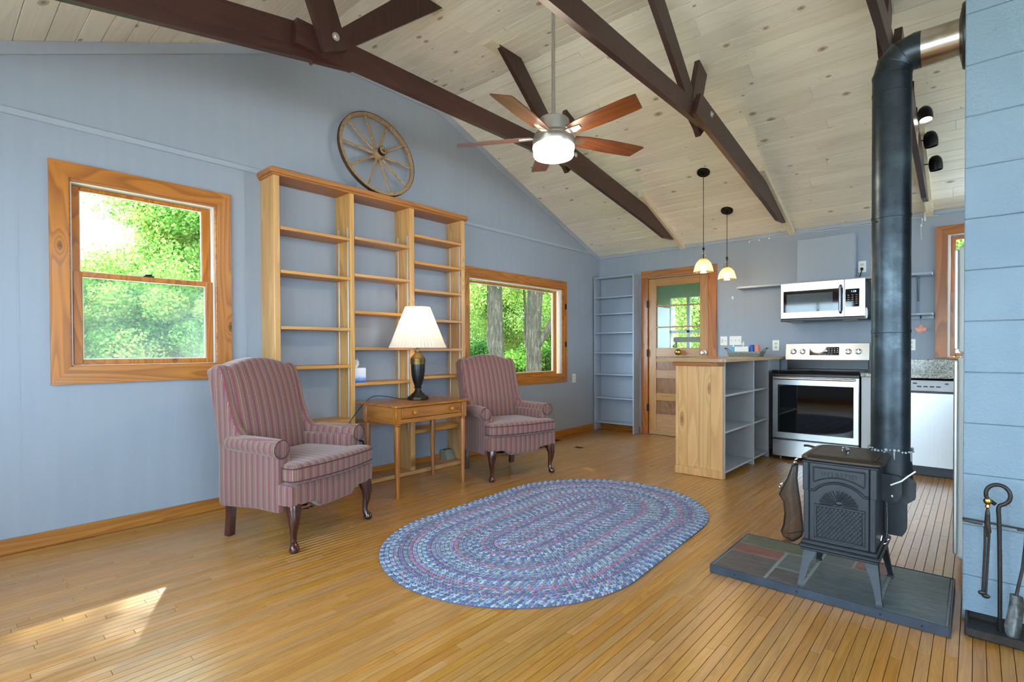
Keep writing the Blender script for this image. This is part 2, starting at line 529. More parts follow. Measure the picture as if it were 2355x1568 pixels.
M['steel'] = steel('stainless_steel')
M['steelv'] = steel('stainless_steel_upright', axis='Z', rough=.3)
M['bglass'] = plain('black_glass', '#07090c', .04, var=.02, spec=.7)
n = NT('stovepipe_steel'); v = n.coords((1, 1, 1)); f = n.noise(v, 6, 4, .6); f2 = n.noise(v, 90, 3)
n.set(col=n.ramp(f, [(.3, rgb('#24282c')), (.55, rgb('#3c444a')), (.75, rgb('#5b666b'))]), metal=.75, rough=n.math('MULTIPLY_ADD', f2, .22, .26)); n.bump(f2, .05, .001); M['pipe'] = n.m
n = NT('heat_tinted_pipe'); v = n.coords((1, 1, 1)); f = n.noise(v, 9, 3)
n.set(col=n.ramp(f, [(.3, rgb('#8a6a48')), (.5, rgb('#b4ab9d')), (.7, rgb('#c7c4bd'))]), metal=1.0, rough=.25); M['pipebare'] = n.m
n = NT('granite'); v = n.coords(); vo = n.new('ShaderNodeTexVoronoi'); vo.inputs['Scale'].default_value = 150; n.link(v, vo.inputs['Vector'])
sp = n.new('ShaderNodeSeparateColor'); n.link(vo.outputs['Color'], sp.inputs[0])
n.set(col=n.ramp(sp.outputs[0], [(0, rgb('#4a4742')), (.3, rgb('#8d8a80')), (.6, rgb('#a7a08e')), (.85, rgb('#c6c2b6')), (1, rgb('#6d6152'))], 'CONSTANT'), rough=.15); M['granite'] = n.m
n = NT('painted_concrete_block'); v = n.coords(); f = n.noise(v, 70, 5, .65); f1 = n.noise(v, 3, 2)
n.set(col=n.ramp(f1, [(.3, rgb('#758897')), (.7, rgb('#7e909e'))]), rough=.6, spec=.3); n.bump(f, .9, .006); M['block'] = n.m


def slate(name, a, b):
    n = NT(name); v = n.coords((1, 3, 1), 5); f = n.noise(v, 9, 6, .65, .8); w = n.noise(v, 60, 3)
    n.set(col=n.ramp(f, [(.3, rgb(a)), (.7, rgb(b))]), rough=n.math('MULTIPLY_ADD', w, .2, .4)); n.bump(f, .35, .004); return n.m


M['slate'] = slate('grey_green_slate', '#363e42', '#586064')
M['slategreen'] = slate('olive_slate', '#40473f', '#5d6354')
M['slatered'] = slate('plum_red_slate', '#5e3834', '#74504a')
M['slatebrown'] = slate('brown_grey_slate', '#38373a', '#525054')
M['grout'] = plain('grey_grout', '#7b7f80', .85, var=.08, vscale=60)
M['bulb'] = glow('warm_bulb', (1, .80, .50, 1), 7)
M['opal'] = glow('lit_opal_glass', (1, .90, .74, 1), 7.0)
M['lens'] = glow('lit_spot_lens', (1, .93, .8, 1), 8.0)
M['lcd'] = glow('blue_display_digits', (.35, .65, 1, 1), 2.0)
M['print'] = plain('grey_print', '#3c4046', .5)
M['printw'] = plain('white_print', '#c8ccd2', .5)
M['cord'] = plain('black_cord', '#1a1a1c', .6)
M['pane'] = pane('window_glass', (.93, .96, .95, 1))
M['panehazy'] = pane('hazy_window_glass', (.84, .89, .87, 1), 1.0, .03)


# striped upholstery: UV x = across the stripes in metres, UV y = along them
n = NT('striped_upholstery')
uv = n.new('ShaderNodeUVMap', uv_map='stripe'); sx = n.new('ShaderNodeSeparateXYZ'); n.link(uv.outputs[0], sx.inputs[0])
u = n.math('MULTIPLY', sx.outputs[0], 1 / .051); t = n.math('FRACT', u)
tri = n.math('ABSOLUTE', n.math('SUBTRACT', n.math('FRACT', n.math('MULTIPLY', sx.outputs[1], 1 / .0125)), .5))
tz = n.math('ADD', t, n.math('MULTIPLY', n.math('SUBTRACT', tri, .25), .13))
base = n.ramp(t, [(0, rgb('#c29468')), (.07, rgb('#523c38')), (.13, rgb('#7d5c59')), (.24, rgb('#5b5047')), (.29, rgb('#7f605e')), (.42, rgb('#4b4941')), (.46, rgb('#785457')), (.76, rgb('#4b4941')), (.80, rgb('#7f605e')), (.93, rgb('#523c38'))], 'CONSTANT')
zig = n.ramp(tz, [(0, 0.0), (.50, 1.0), (.72, 0.0)], 'CONSTANT')
c = n.mix(n.math('MULTIPLY', zig, .88), base, rgb('#7c2642'))
fb = n.noise(n.coords((1, 1, 1)), 500, 2)
n.set(col=n.mix(.25, c, n.ramp(fb, [(.3, rgb('#43332f')), (.7, rgb('#957a70'))])), rough=.85, sheen=.25, spec=.2); n.bump(fb, .25, .001)
M['stripe'] = n.m
M['piping'] = plain('dark_piping', '#4b2e34', .8)
n = NT('braided_wool'); at = n.new('ShaderNodeAttribute', attribute_name='col')
fb = n.noise(n.coords(), 420, 2)
n.set(col=n.mix(.3, at.outputs['Color'], n.ramp(fb, [(.3, (.05, .06, .1, 1)), (.7, (.85, .87, .92, 1))]), 'OVERLAY'), rough=.9, spec=.15); M['rug'] = n.m
M['rugbase'] = plain('rug_underside', '#4d5266', .9)


def foliage(name, cols, transl=.45):
    n = NT(name); n.n.remove(n.b)
    at = n.new('ShaderNodeAttribute', attribute_name='rnd')
    c = n.ramp(at.outputs['Fac'], [(i / (len(cols) - 1), rgb(x)) for i, x in enumerate(cols)])
    d = n.new('ShaderNodeBsdfDiffuse'); tl = n.new('ShaderNodeBsdfTranslucent'); mx = n.new('ShaderNodeMixShader'); mx.inputs[0].default_value = transl
    n.link(c, d.inputs[0]); n.link(c, tl.inputs[0]); n.link(d.outputs[0], mx.inputs[1]); n.link(tl.outputs[0], mx.inputs[2]); n.link(mx.outputs[0], n.out.inputs[0]); return n.m


M['leaf'] = foliage('maple_leaves', ['#426a2c', '#5c8a3a', '#80a84e', '#a4c064', '#c0c474', '#cfb466'])
M['leafdark'] = foliage('forest_leaves', ['#2a4f22', '#3f6c2c', '#5d8c38', '#85a948', '#a8b95a'])
n = NT('tree_bark'); v = n.coords((9, 9, 1.6)); f = n.noise(v, 3, 6, .75, .6)
n.set(col=n.ramp(f, [(.3, rgb('#1f1a12')), (.5, rgb('#57493a')), (.72, rgb('#8f7d64'))]), rough=.9); n.bump(f, 1.0, .06); M['bark'] = n.m
n = NT('woodland_ground'); v = n.coords(); f = n.noise(v, 1.5, 6)
n.set(col=n.ramp(f, [(.3, rgb('#26381a')), (.6, rgb('#41602a')), (.8, rgb('#6a6a34'))]), rough=.95); M['ground'] = n.m

# ================================================================== ROOM SHELL
XA, YB, YC, XD = -4.12, 6.58, -0.92, 3.3      # wall planes: left, back, front (behind the camera), right
ZE, ZF = 2.487, 3.645                          # eave height, flat ceiling height
Y1, Y2 = 2.12, 3.535                           # flat part of the ceiling
TH = .15
SL = (ZF - ZE) / (YB - Y2); SLL = (ZF - 2.37) / (Y1 - YC)


def ceil_z(y):
    if y > Y2: return ZE + SL * (YB - y)
    if y < Y1: return ZF - SLL * (Y1 - y)
    return ZF


def holed(mb, us, ws, holes, put):
    """fill a us x ws rectangle with blocks, leaving the holes (u0,u1,w0,w1) open"""
    uu = sorted(set([us[0], us[1]] + [h[0] for h in holes] + [h[1] for h in holes]))
    ww = sorted(set([ws[0], ws[1]] + [h[2] for h in holes] + [h[3] for h in holes]))
    for i in range(len(uu) - 1):
        for j in range(len(ww) - 1):
            cu, cw = (uu[i] + uu[i + 1]) / 2, (ww[j] + ww[j + 1]) / 2
            if any(h[0] < cu < h[1] and h[2] < cw < h[3] for h in holes): continue
            put(uu[i], uu[i + 1], ww[j], ww[j + 1])


W1 = (.612, 1.442, 1.055, 2.198)       # window 1 opening in the left wall (y, z)
W2 = (3.945, 5.70, .812, 1.962)        # picture window
mb = MB()
holed(mb, (YC - TH, YB + TH), (0, 2.30), [W1, W2], lambda a, b, c, d: mb.box(XA - TH, XA, a, b, c, d))
mb.prism([(YC - TH, 2.30), (YB + TH, 2.30), (YB + TH, ceil_z(YB + TH) + .02), (Y2, ZF + .02), (Y1, ZF + .02), (YC - TH, ceil_z(YC - TH) + .02)], 'X', XA - TH, XA)
struct('wall_left', mb, M['wall'])
DO = (-3.345, -2.512, 0.0, 2.108)      # door opening (x, z)
W3 = (-.208, 1.0, 1.06, 2.24)
mb = MB()
holed(mb, (XA, XD + TH), (0, ZE + .02), [DO, W3], lambda a, b, c, d: mb.box(a, b, YB, YB + TH, c, d))
struct('wall_back', mb, M['wall'])
FW = [(-3.35, -1.95, .75, 2.2), (-1.65, -.75, .02, 2.15), (-.5, .9, .75, 2.2), (1.4, 2.9, .75, 2.2)]
mb = MB()
holed(mb, (XA, XD + TH), (0, 2.37), FW, lambda a, b, c, d: mb.box(a, b, YC - TH, YC, c, d))
struct('wall_front', mb, M['wall'])
RW = [(-.75, 1.35, .45, 2.15), (4.4, 6.2, .9, 2.15)]
mb = MB()
holed(mb, (YC, YB), (0, 2.30), RW, lambda a, b, c, d: mb.box(XD, XD + TH, a, b, c, d))
GW = [(.35, 1.75, 2.44, 2.84), (3.95, 5.25, 2.44, 2.94)]          # two clerestory windows added in the unseen right gable to brighten the ceiling
mb.prism([(YC, 2.30), (.35, 2.30), (.35, ceil_z(.35) + .02), (YC, 2.37)], 'X', XD, XD + TH)
mb.prism([(1.75, 2.30), (3.95, 2.30), (3.95, ceil_z(3.95) + .02), (Y2, ZF + .02), (Y1, ZF + .02), (1.75, ceil_z(1.75) + .02)], 'X', XD, XD + TH)
mb.prism([(5.25, 2.30), (YB, 2.30), (YB, ZE), (5.25, ceil_z(5.25) + .02)], 'X', XD, XD + TH)
for (a, b, c, d) in GW:
    mb.box(XD, XD + TH, a, b, 2.30, c)
    mb.prism([(a, d), (b, d), (b, ceil_z(b) + .02), (a, ceil_z(a) + .02)], 'X', XD, XD + TH)
struct('wall_right', mb, M['wall'])

# ---- front wall windows, out of the picture: they give the room its daylight
k = 4
for (a, b, c, d) in FW:
    w = sempty('window_%d' % k if c > .1 else 'door_2'); k += c > .1
    m = MB()
    for (p, q, r, s) in ((a - .09, a, c, d + .09), (b, b + .09, c, d + .09), (a, b, d, d + .09), (a - .09, b + .09, c - .09, c)):
        if s - r > .005: m.box(p, q, YC, YC + .02, max(r, .0), s, .004)
    obj('casing', m, M['casingx'], w)
    m = MB(); e = .045
    m.box(a, a + e, YC - .1, YC - .05, c, d); m.box(b - e, b, YC - .1, YC - .05, c, d); m.box(a + e, b - e, YC - .1, YC - .05, c, c + e); m.box(a + e, b - e, YC - .1, YC - .05, d - e, d)
    if b - a > 1.2: m.box((a + b) / 2 - .02, (a + b) / 2 + .02, YC - .1, YC - .05, c + e, d - e)
    obj('sash', m, M['casingx'], w)
    obj('glass', MB().box(a + e, b - e, YC - .078, YC - .073, c + e, d - e), M['pane'], w)
    portal(((a + b) / 2, YC - .2, (c + d) / 2), (-PI / 2, 0, 0) if False else (PI / 2, 0, PI), b - a, d - c)
for (a, b, c, d) in RW + GW:  # the gable pair is added for its light
    w = sempty('window_%d' % k)
    m = MB()
    for (p, q, r, s) in ((a - .09, a, c, d + .09), (b, b + .09, c, d + .09), (a, b, d, d + .09), (a - .09, b + .09, c - .09, c)): m.box(XD - .02, XD, p, q, r, s, .004)
    obj('casing', m, M['casingh'], w)
    m = MB()
    for i in range(4):
        y = a + (b - a) * i / 3; m.box(XD + .05, XD + .1, y - .02, y + .02, c, d)
    m.box(XD + .05, XD + .1, a, b, c, c + .05); m.box(XD + .05, XD + .1, a, b, d - .05, d)
    obj('sash', m, M['casingh'], w)
    obj('glass', MB().box(XD + .073, XD + .078, a, b, c, d), M['pane'], w)
    portal((XD + .2, (a + b) / 2, (c + d) / 2), (0, PI / 2, 0), d - c, b - a)
    k += 1
portal((XA - .3, (W1[0] + W1[1]) / 2, (W1[2] + W1[3]) / 2), (0, -PI / 2, 0), W1[3] - W1[2], W1[1] - W1[0])
portal((XA - .3, (W2[0] + W2[1]) / 2, (W2[2] + W2[3]) / 2), (0, -PI / 2, 0), W2[3] - W2[2], W2[1] - W2[0])

# ------------------------------------------------------------------ floor of narrow oak strips
fl = struct('floor', MB().box(XA - TH, XD + TH, YC - TH, YB + TH, -.16, -.014), M['floorbase'])
rnd = random.Random(3)
SW = .0388
strips = []
x = XA + .002; row = 0
LENS = [.35, .5, .65, .8, 1.0, 1.2, 1.45, 1.7]
while x < XD:
    y = YC - rnd.random() * .9
    while y < YB:
        L = rnd.choice(LENS)
        strips.append((x, y, L)); y += L
    x += SW


def proj(x, y, z):
    p = Vector((x, y, z - H)); d = p.dot(F)
    if d < .15: return None
    return (1177.5 + FPX * p.dot(Rr) / d, CY - FPX * p.dot(Uu) / d)


def seen_area(x, y, L):
    # rough size of the strip inside the picture
    n, a = 0, 0
    for i in range(5):
        p = proj(x + SW / 2, y + L * (i + .5) / 5, 0)
        if p and -20 < p[0] < 2375 and p[1] < 1590:
            yy = y + L * (i + .5) / 5
            d = Vector((x, yy, -H)).dot(F)
            a += L / 5 * SW / max(d, .3) ** 3
    # hidden under the rug or the hearth pad
    return a


order = sorted(range(len(strips)), key=lambda i: -seen_area(*strips[i]))
single = set()
for i in order:
    x, y, L = strips[i]
    if len(single) >= 298 or seen_area(x, y, L) <= 0: break
    cx, cy = x + SW / 2, y + L / 2
    if -1.02 < cx < -.08 and 2.7 < y and y + L < 3.28: continue
    if abs(cx + 2.06) < .62 and 1.75 < y and y + L < 3.9: continue
    if y < YC or y + L > YB: continue
    single.add(i)
meshes = {}
for L in LENS:
    meshes[L] = mesh('floorboard', MB().box(.0009, SW - .0009, .0007, L - .0007, -.014, 0, .0009), M['floor'])
for i in sorted(single):
    x, y, L = strips[i]
    o = bpy.data.objects.new('floorboard', meshes[L]); COL.objects.link(o); o.parent = fl; o.location = (x, y, 0)
mb = MB()
for i, (x, y, L) in enumerate(strips):
    if i in single: continue
    a, b = max(y, YC), min(y + L, YB)
    if b - a < .02: continue
    o = len(mb.v); r = rnd.random()
    g = .0009
    mb.add([(x + g, a + g, 0), (x + SW - g, a + g, 0), (x + SW - g, b - g, 0), (x + g, b - g, 0), (x + g, a + g, -.014), (x + SW - g, a + g, -.014), (x + SW - g, b - g, -.014), (x + g, b - g, -.014)],
           [(0, 1, 2, 3), (0, 4, 5, 1), (1, 5, 6, 2), (2, 6, 7, 3), (3, 7, 4, 0)], False, r)
o = obj('floorboard_field', mb, M['floor'], fl, attr=True, recalc=False); o['kind'] = 'stuff'

# ------------------------------------------------------------------ plank ceiling
ce = sempty('ceiling')
mb = MB()
t2 = .12
mb.prism([(YC - TH, ceil_z(YC - TH) + .012), (Y1, ZF + .012), (Y2, ZF + .012), (YB + TH, ceil_z(YB + TH) + .012), (YB + TH, ceil_z(YB + TH) + t2), (Y2, ZF + t2), (Y1, ZF + t2), (YC - TH, ceil_z(YC - TH) + t2)], 'X', XA - TH, XD + TH)
obj('roof_deck', mb, M['ceilback'], ce)
PL = [1.2, 1.7, 2.2, 2.8, 3.4]; pm = {}


def plank_mesh(L, W):
    if (L, W) not in pm: pm[(L, W)] = mesh('ceiling_plank', MB().box(0.0005, L - .0005, -W / 2 + .0016, W / 2 - .0016, 0, .014, .0022), M['ceil'])
    return pm[(L, W)]


def plank_field(ya, za, yb, zb):
    n = math.hypot(yb - ya, zb - za); an = math.atan2(zb - za, yb - ya); d = 0
    while d < n - .01:
        W = rnd.choice([.118, .136, .136, .152])
        if n - d < W + .05: W = round(n - d, 4)
        c = d + W / 2
        y, z = ya + (yb - ya) * c / n, za + (zb - za) * c / n
        x = XA - rnd.random() * 1.0
        while x < 1.3:
            L = rnd.choice(PL)
            xa, xb = max(x, XA), min(x + L, XD)
            if xb - xa > .05:
                Lc = L if xa == x else round(xb - xa, 3)
                o = bpy.data.objects.new('ceiling_plank', plank_mesh(Lc, W)); COL.objects.link(o); o.parent = ce
                o.location = (xa, y, z); o.rotation_euler = (an, 0, 0)
            x += L
        d += W


plank_field(Y2, ZF, YB, ZE)
plank_field(Y1, ZF, Y2, ZF)
plank_field(YC, ceil_z(YC), Y1, ZF)

# ------------------------------------------------------------------ trims and baseboards
struct('trim_1', MB().box(XA, XA + .016, YC, YB, 2.497, 2.537, .004), M['trimpaint'])           # picture rail
mb = MB(); w_ = .075
mb.prism([(YC, ceil_z(YC) - w_), (Y1, ZF - w_), (Y1, ZF - .001), (YC, ceil_z(YC) - .001)], 'X', XA, XA + .014)
struct('trim_2', mb, M['trimpaint'])
mb = MB(); mb.prism([(Y1, ZF - w_), (Y2, ZF - w_), (Y2, ZF - .001), (Y1, ZF - .001)], 'X', XA, XA + .0142)
struct('trim_3', mb, M['trimpaint'])
mb = MB(); mb.prism([(Y2, ZF - w_), (YB, ZE - w_ + .005), (YB, ZE - .001), (Y2, ZF - .001)], 'X', XA, XA + .014)
struct('trim_4', mb, M['trimpaint'])
struct('trim_5', MB().box(XA + .016, XD, YB - .016, YB, ZE - .038, ZE, .003), M['trimpaint'])
struct('baseboard_left', MB().box(XA, XA + .016, YC, YB, 0, .088, .004), M['base'])
struct('baseboard_back', MB().box(XA + .016, -3.46, YB - .016, YB, 0, .085, .004).box(-2.40, -2.10, YB - .016, YB, 0, .085, .004), M['basex'])
struct('baseboard_front', MB().box(XA + .016, -1.85, YC, YC + .016, 0, .085).box(-.75, XD, YC, YC + .016, 0, .085), M['basex'])
struct('baseboard_right', MB().box(XD - .016, XD, YC, YB, 0, .085), M['base'])
# narrow cover battens over the panel joints of the left wall
for i, y in enumerate((.93 - .55, 1.42 + .22)):
    struct('trim_%d' % (6 + i), MB().box(XA, XA + .0012, y, y + .011, .088, 2.497), M['wall'])


# ------------------------------------------------------------------ window 1: double hung
def mitred(m, x0, x1, oy0, oy1, oz0, oz1, iy0, iy1, iz0, iz1):
    return [[(oy0, oz0), (iy0, iz0), (iy0, iz1), (oy0, oz1)], [(oy1, oz0), (iy1, iz0), (iy1, iz1), (oy1, oz1)],
            [(oy0, oz1), (iy0, iz1), (iy1, iz1), (oy1, oz1)], [(oy0, oz0), (iy0, iz0), (iy1, iz0), (oy1, oz0)]]


def shrink(poly, d):
    cx = sum(p[0] for p in poly) / 4; cy = sum(p[1] for p in poly) / 4
    return [(p[0] + (d if p[0] < cx else -d), p[1] + (d if p[1] < cy else -d)) for p in poly]


def casing_set(par, axis, x0, x1, outer, inner, mv, mh):
    for i, poly in enumerate(mitred(None, 0, 0, *outer, *inner)):
        m = MB(); m.prism(poly, axis, x0, x1)
        obj('casing_board', m, mv if i < 2 else mh, par)


w1 = sempty('window_1')
casing_set(w1, 'X', XA, XA + .022, (.523, 1.532, .952, 2.292), (.614, 1.440, 1.056, 2.196), M['casing'], M['casingh'])
m = MB(); m.box(XA - .02, XA + .012, .605, .622, 1.046, 2.206, .003).box(XA - .02, XA + .012, 1.432, 1.449, 1.046, 2.206, .003).box(XA - .02, XA + .012, .622, 1.432, 2.187, 2.206, .003).box(XA - .02, XA + .012, .622, 1.432, 1.046, 1.065, .003)
obj('stop_bead', m, M['casingh'], w1)
m = MB(); m.box(XA - .13, XA - .021, .612, .633, 1.055, 2.198).box(XA - .13, XA - .021, 1.421, 1.442, 1.055, 2.198).box(XA - .13, XA - .021, .633, 1.421, 2.178, 2.198).box(XA - .13, XA - .021, .633, 1.421, 1.055, 1.068)
obj('jamb_liner', m, M['jamb'], w1)


def sash(par, x0, x1, y0, y1, z0, z1, gy0, gy1, gz0, gz1, gm, name='sash'):
    m = MB(); c = .004
    m.box(x0, x1, y0, gy0, z0, z1, c).box(x0, x1, gy1, y1, z0, z1, c).box(x0, x1, gy0, gy1, z0, gz0, c).box(x0, x1, gy0, gy1, gz1, z1, c)
    s = obj(name, m, M['casing'], par)
    xm = (x0 + x1) / 2
    g = obj('glass', MB().box(xm - .002, xm + .002, gy0 - .004, gy1 + .004, gz0 - .004, gz1 + .004), gm, s)
    m = MB(); e = .006
    for a, b, c_, d in ((gy0, gy0 + e, gz0, gz1), (gy1 - e, gy1, gz0, gz1), (gy0 + e, gy1 - e, gz0, gz0 + e), (gy0 + e, gy1 - e, gz1 - e, gz1)): m.box(xm + .002, xm + .008, a, b, c_, d)
    obj('glazing_bead', m, M['jamb'], s)
    return s


sash(w1, XA - .095, XA - .062, .634, 1.420, 1.615, 2.176, .676, 1.366, 1.648, 2.152, M['pane'])
sl = sash(w1, XA - .055, XA - .02, .634, 1.420, 1.068, 1.645, .680, 1.373, 1.100, 1.612, M['panehazy'])
m = MB(); m.box(XA - .05, XA - .02, 1.0, 1.06, 1.645, 1.652, .002).tube([(XA - .035, 1.01, 1.655), (XA - .035, 1.05, 1.660)], .006, 8)
obj('sash_lock', m, M['black'], w1, label='small black sash lock on the meeting rail')
n = NT('insect_screen'); n.n.remove(n.b)
tr = n.new('ShaderNodeBsdfTransparent'); tr.inputs[0].default_value = (.86, .88, .88, 1); df = n.new('ShaderNodeBsdfDiffuse'); df.inputs[0].default_value = (.5, .55, .55, 1); mx = n.new('ShaderNodeMixShader'); mx.inputs[0].default_value = .10
n.link(tr.outputs[0], mx.inputs[1]); n.link(df.outputs[0], mx.inputs[2]); n.link(mx.outputs[0], n.out.inputs[0]); M['screen'] = n.m
obj('insect_screen', MB().box(XA - .120, XA - .119, .64, 1.41, 1.08, 1.63), M['screen'], w1)

# ------------------------------------------------------------------ window 2: picture casement
w2 = sempty('window_2')
casing_set(w2, 'X', XA, XA + .022, (3.845, 5.752, .724, 2.054), (3.952, 5.694, .818, 1.955), M['casing'], M['casingh'])
m = MB(); m.box(XA - .13, XA + .006, 3.945, 3.965, .812, 1.962).box(XA - .13, XA + .006, 5.672, 5.70, .812, 1.962).box(XA - .13, XA + .006, 3.965, 5.672, 1.938, 1.962).box(XA - .13, XA + .006, 3.965, 5.672, .812, .835)
obj('jamb', m, M['casingh'], w2)
m = MB(); m.box(XA - .03, XA - .006, 3.965, 5.672, 1.922, 1.938, .002).box(XA - .03, XA - .006, 5.62, 5.672, .835, 1.922, .002)
obj('weather_strip', m, M['jamb'], w2)
sash(w2, XA - .09, XA - .05, 3.966, 5.618, .836, 1.92, 4.005, 5.545, .868, 1.898, M['pane'])
for z in (1.72, 1.22):
    m = MB(); m.box(XA + .022, XA + .030, 5.70, 5.735, z - .035, z + .035, .002).tube([(XA + .034, 5.694, z - .03), (XA + .034, 5.694, z + .03)], .005, 8)
    obj('hinge', m, M['black'], w2, label='black casement catch on the casing')

# ------------------------------------------------------------------ window 3 by the sink
w3 = sempty('window_3')
m = MB(); m.prism([(-.300, 1.052), (-.208, 1.066), (-.208, 2.238), (-.300, 2.328)], 'Y', YB - .022, YB); obj('casing_board', m, M['casingb'], w3)
m = MB(); m.prism([(-.300, 2.328), (-.208, 2.238), (1.0, 2.238), (1.09, 2.328)], 'Y', YB - .022, YB); obj('casing_board', m, M['casingx'], w3)
m = MB(); m.prism([(1.09, 2.328), (1.0, 2.238), (1.0, 1.066), (1.09, 1.052)], 'Y', YB - .022, YB); obj('casing_board', m, M['casingb'], w3)
obj('sill', MB().box(-.215, 1.0, YB - .05, YB + .1, 1.045, 1.068, .003), M['casingx'], w3)
m = MB(); m.box(-.208, -.190, YB + .02, YB + .12, 1.068, 2.24); obj('jamb_liner', m, M['jamb'], w3)
for (z0, z1, yy, nm) in ((1.66, 2.235, .085, 'sash'), (1.07, 1.69, .04, 'sash')):
    m = MB(); y = YB + yy
    m.box(-.190, -.150, y, y + .035, z0, z1, .003).box(.96, 1.0, y, y + .035, z0, z1, .003).box(-.15, .96, y, y + .035, z0, z0 + .035, .003).box(-.15, .96, y, y + .035, z1 - .035, z1, .003)
    s = obj(nm, m, M['casingb'], w3)
    obj('glass', MB().box(-.15, .96, y + .015, y + .019, z0 + .035, z1 - .035), M['pane'], s)

# ------------------------------------------------------------------ door 1 with three panes, and its casing
d1 = sempty('door_1')
m = MB(); m.box(-3.436, -3.338, YB - .024, YB, 0, 2.115, .004); obj('casing_board', m, M['casingb'], d1)
m = MB(); m.box(-2.515, -2.410, YB - .024, YB, 0, 2.115, .004); obj('casing_board', m, M['casingb'], d1)
m = MB(); m.box(-3.436, -2.410, YB - .026, YB, 2.115, 2.208, .004); obj('casing_board', m, M['casingx'], d1)
m = MB(); m.box(-3.345, -3.338, YB, YB + TH, 0, 2.108).box(-2.519, -2.512, YB, YB + TH, 0, 2.108).box(-3.338, -2.519, YB, YB + TH, 2.1, 2.108)
obj('jamb', m, M['casingb'], d1)
lx0, lx1, gx0, gx1 = -3.334, -2.523, -3.226, -2.631
y0, y1 = YB + .002, YB + .044
m = MB(); m.box(lx0, gx0, y0, y1, .006, 2.096, .003); obj('stile', m, M['oakdoor'], d1)
m = MB(); m.box(gx1, lx1, y0, y1, .006, 2.096, .003); obj('stile', m, M['oakdoor'], d1)
for a, b in ((1.996, 2.096), (1.053, 1.168), (.761, .873), (.463, .563), (.065, .280)):
    m = MB(); m.box(gx0, gx1, y0 + .001, y1, a, b, .003); obj('rail', m, M['oakdoorx'], d1)
for a, b in ((1.718, 1.735), (1.436, 1.453)):
    m = MB(); m.box(gx0, gx1, y0 + .004, y1, a, b, .003); obj('glazing_bar', m, M['oakdoorx'], d1)
for a, b in ((1.168, 1.436), (1.453, 1.718), (1.735, 1.996)):
    obj('glass', MB().box(gx0, gx1, y0 + .02, y0 + .024, a, b), M['pane'], d1)
for a, b in ((.873, 1.053), (.563, .761), (.280, .463)):
    m = MB(); m.box(gx0, gx1, y0 + .014, y1 - .01, a, b); obj('panel', m, M['oakpanel'], d1)
obj('kick_strip', MB().box(lx0, lx1, y0 - .004, y1, .004, .065, .003), M['counter'], d1, label='worn pale threshold strip')
for z in (1.76, 1.10, .36):
    m = MB(); m.tube([(-3.337, YB - .028, z - .05), (-3.337, YB - .028, z + .05)], .007, 8).box(-3.352, -3.325, YB - .027, YB - .0235, z - .045, z + .045)
    obj('hinge', m, M['black'], d1)
m = MB(); m.lathe([(.022, 0), (.024, -.006), (.011, -.012), (.011, -.03), (.03, -.04), (.041, -.058), (.036, -.078), (.018, -.088), (0.0001, -.09)], 20, (-2.895, y0, 1.112), 'Y')
obj('brass_knob', m, M['brass'], d1, label='large brass knob on the middle rail')
m = MB(); m.lathe([(.032, 0), (.032, -.008), (.012, -.012), (.012, -.035), (.024, -.045), (.028, -.062), (.02, -.074), (.0001, -.075)], 20, (-2.575, y0, 1.105), 'Y')
obj('door_knob', m, M['nickel'], d1, label='chrome knob set')

# ------------------------------------------------------------------ mudroom seen through the door's glass
mr = MB()
X0, X1, Y0, Y9 = -4.15, -1.9, YB + TH, 8.35
holed(mr, (X0, X1), (0, 2.5), [(-3.85, -2.55, .9, 2.0)], lambda a, b, c, d: mr.box(a, b, Y9, Y9 + .1, c, d))
holed(mr, (Y0, Y9 + .1), (0, 2.5), [(Y0 + .55, Y9 - .55, 1.25, 1.95)], lambda a, b, c, d: mr.box(X0 - .1, X0, a, b, c, d))  # side opening added to let more daylight into the mudroom
mr.box(X1, X1 + .1, Y0, Y9 + .1, 0, 2.5)
struct('wall_mudroom', mr, M['mudroom'])
struct('ceiling_mudroom', MB().box(X0 - .1, X1 + .1, Y0, Y9 + .1, 2.5, 2.6), M['mudroom'])
struct('floor_mudroom', MB().box(X0 - .1, X1 + .1, Y0, Y9 + .1, -.15, 0), M['floorbase'])
w8 = sempty('window_12')
m = MB()
for i in range(5):
    x = -3.85 + 1.3 * i / 4; m.box(x - .025, x + .025, Y9 - .02, Y9 + .05, .9, 2.0)
m.box(-3.85, -2.55, Y9 - .02, Y9 + .05, 1.42, 1.46).box(-3.92, -2.48, Y9 - .03, Y9, 2.0, 2.08).box(-3.92, -2.48, Y9 - .04, Y9, .84, .9)
obj('sash', m, M['jamb'], w8)
obj('glass', MB().box(-3.85, -2.55, Y9 + .02, Y9 + .024, .9, 2.0), M['pane'], w8)
t = thing('storm_door', 'pale panelled storm door standing open in the mudroom behind the glazed door', 'door', (-2.72, 7.55, 0))
m = MB(); m.box(-2.74, -2.70, 7.1, 8.0, .02, 2.05, .004); obj('leaf', m, M['mudroom'], t)
obj('panel', MB().box(-2.755, -2.74, 7.22, 7.88, 1.55, 1.95, .006), M['mudroom'], t)
t = thing('coat_rail', 'white board rail across the mudroom seen through the lowest door pane', 'rail', (-3.0, 7.3, 1.27))
m = MB(); m.box(-3.30, -2.76, 7.28, 7.32, 1.25, 1.325, .004); obj('board', m, M['white'], t)
m = MB(); m.box(-3.28, -3.25, 7.29, 7.31, 0.0, 1.25).box(-2.81, -2.78, 7.29, 7.31, 0, 1.25); obj('leg', m, M['white'], t)

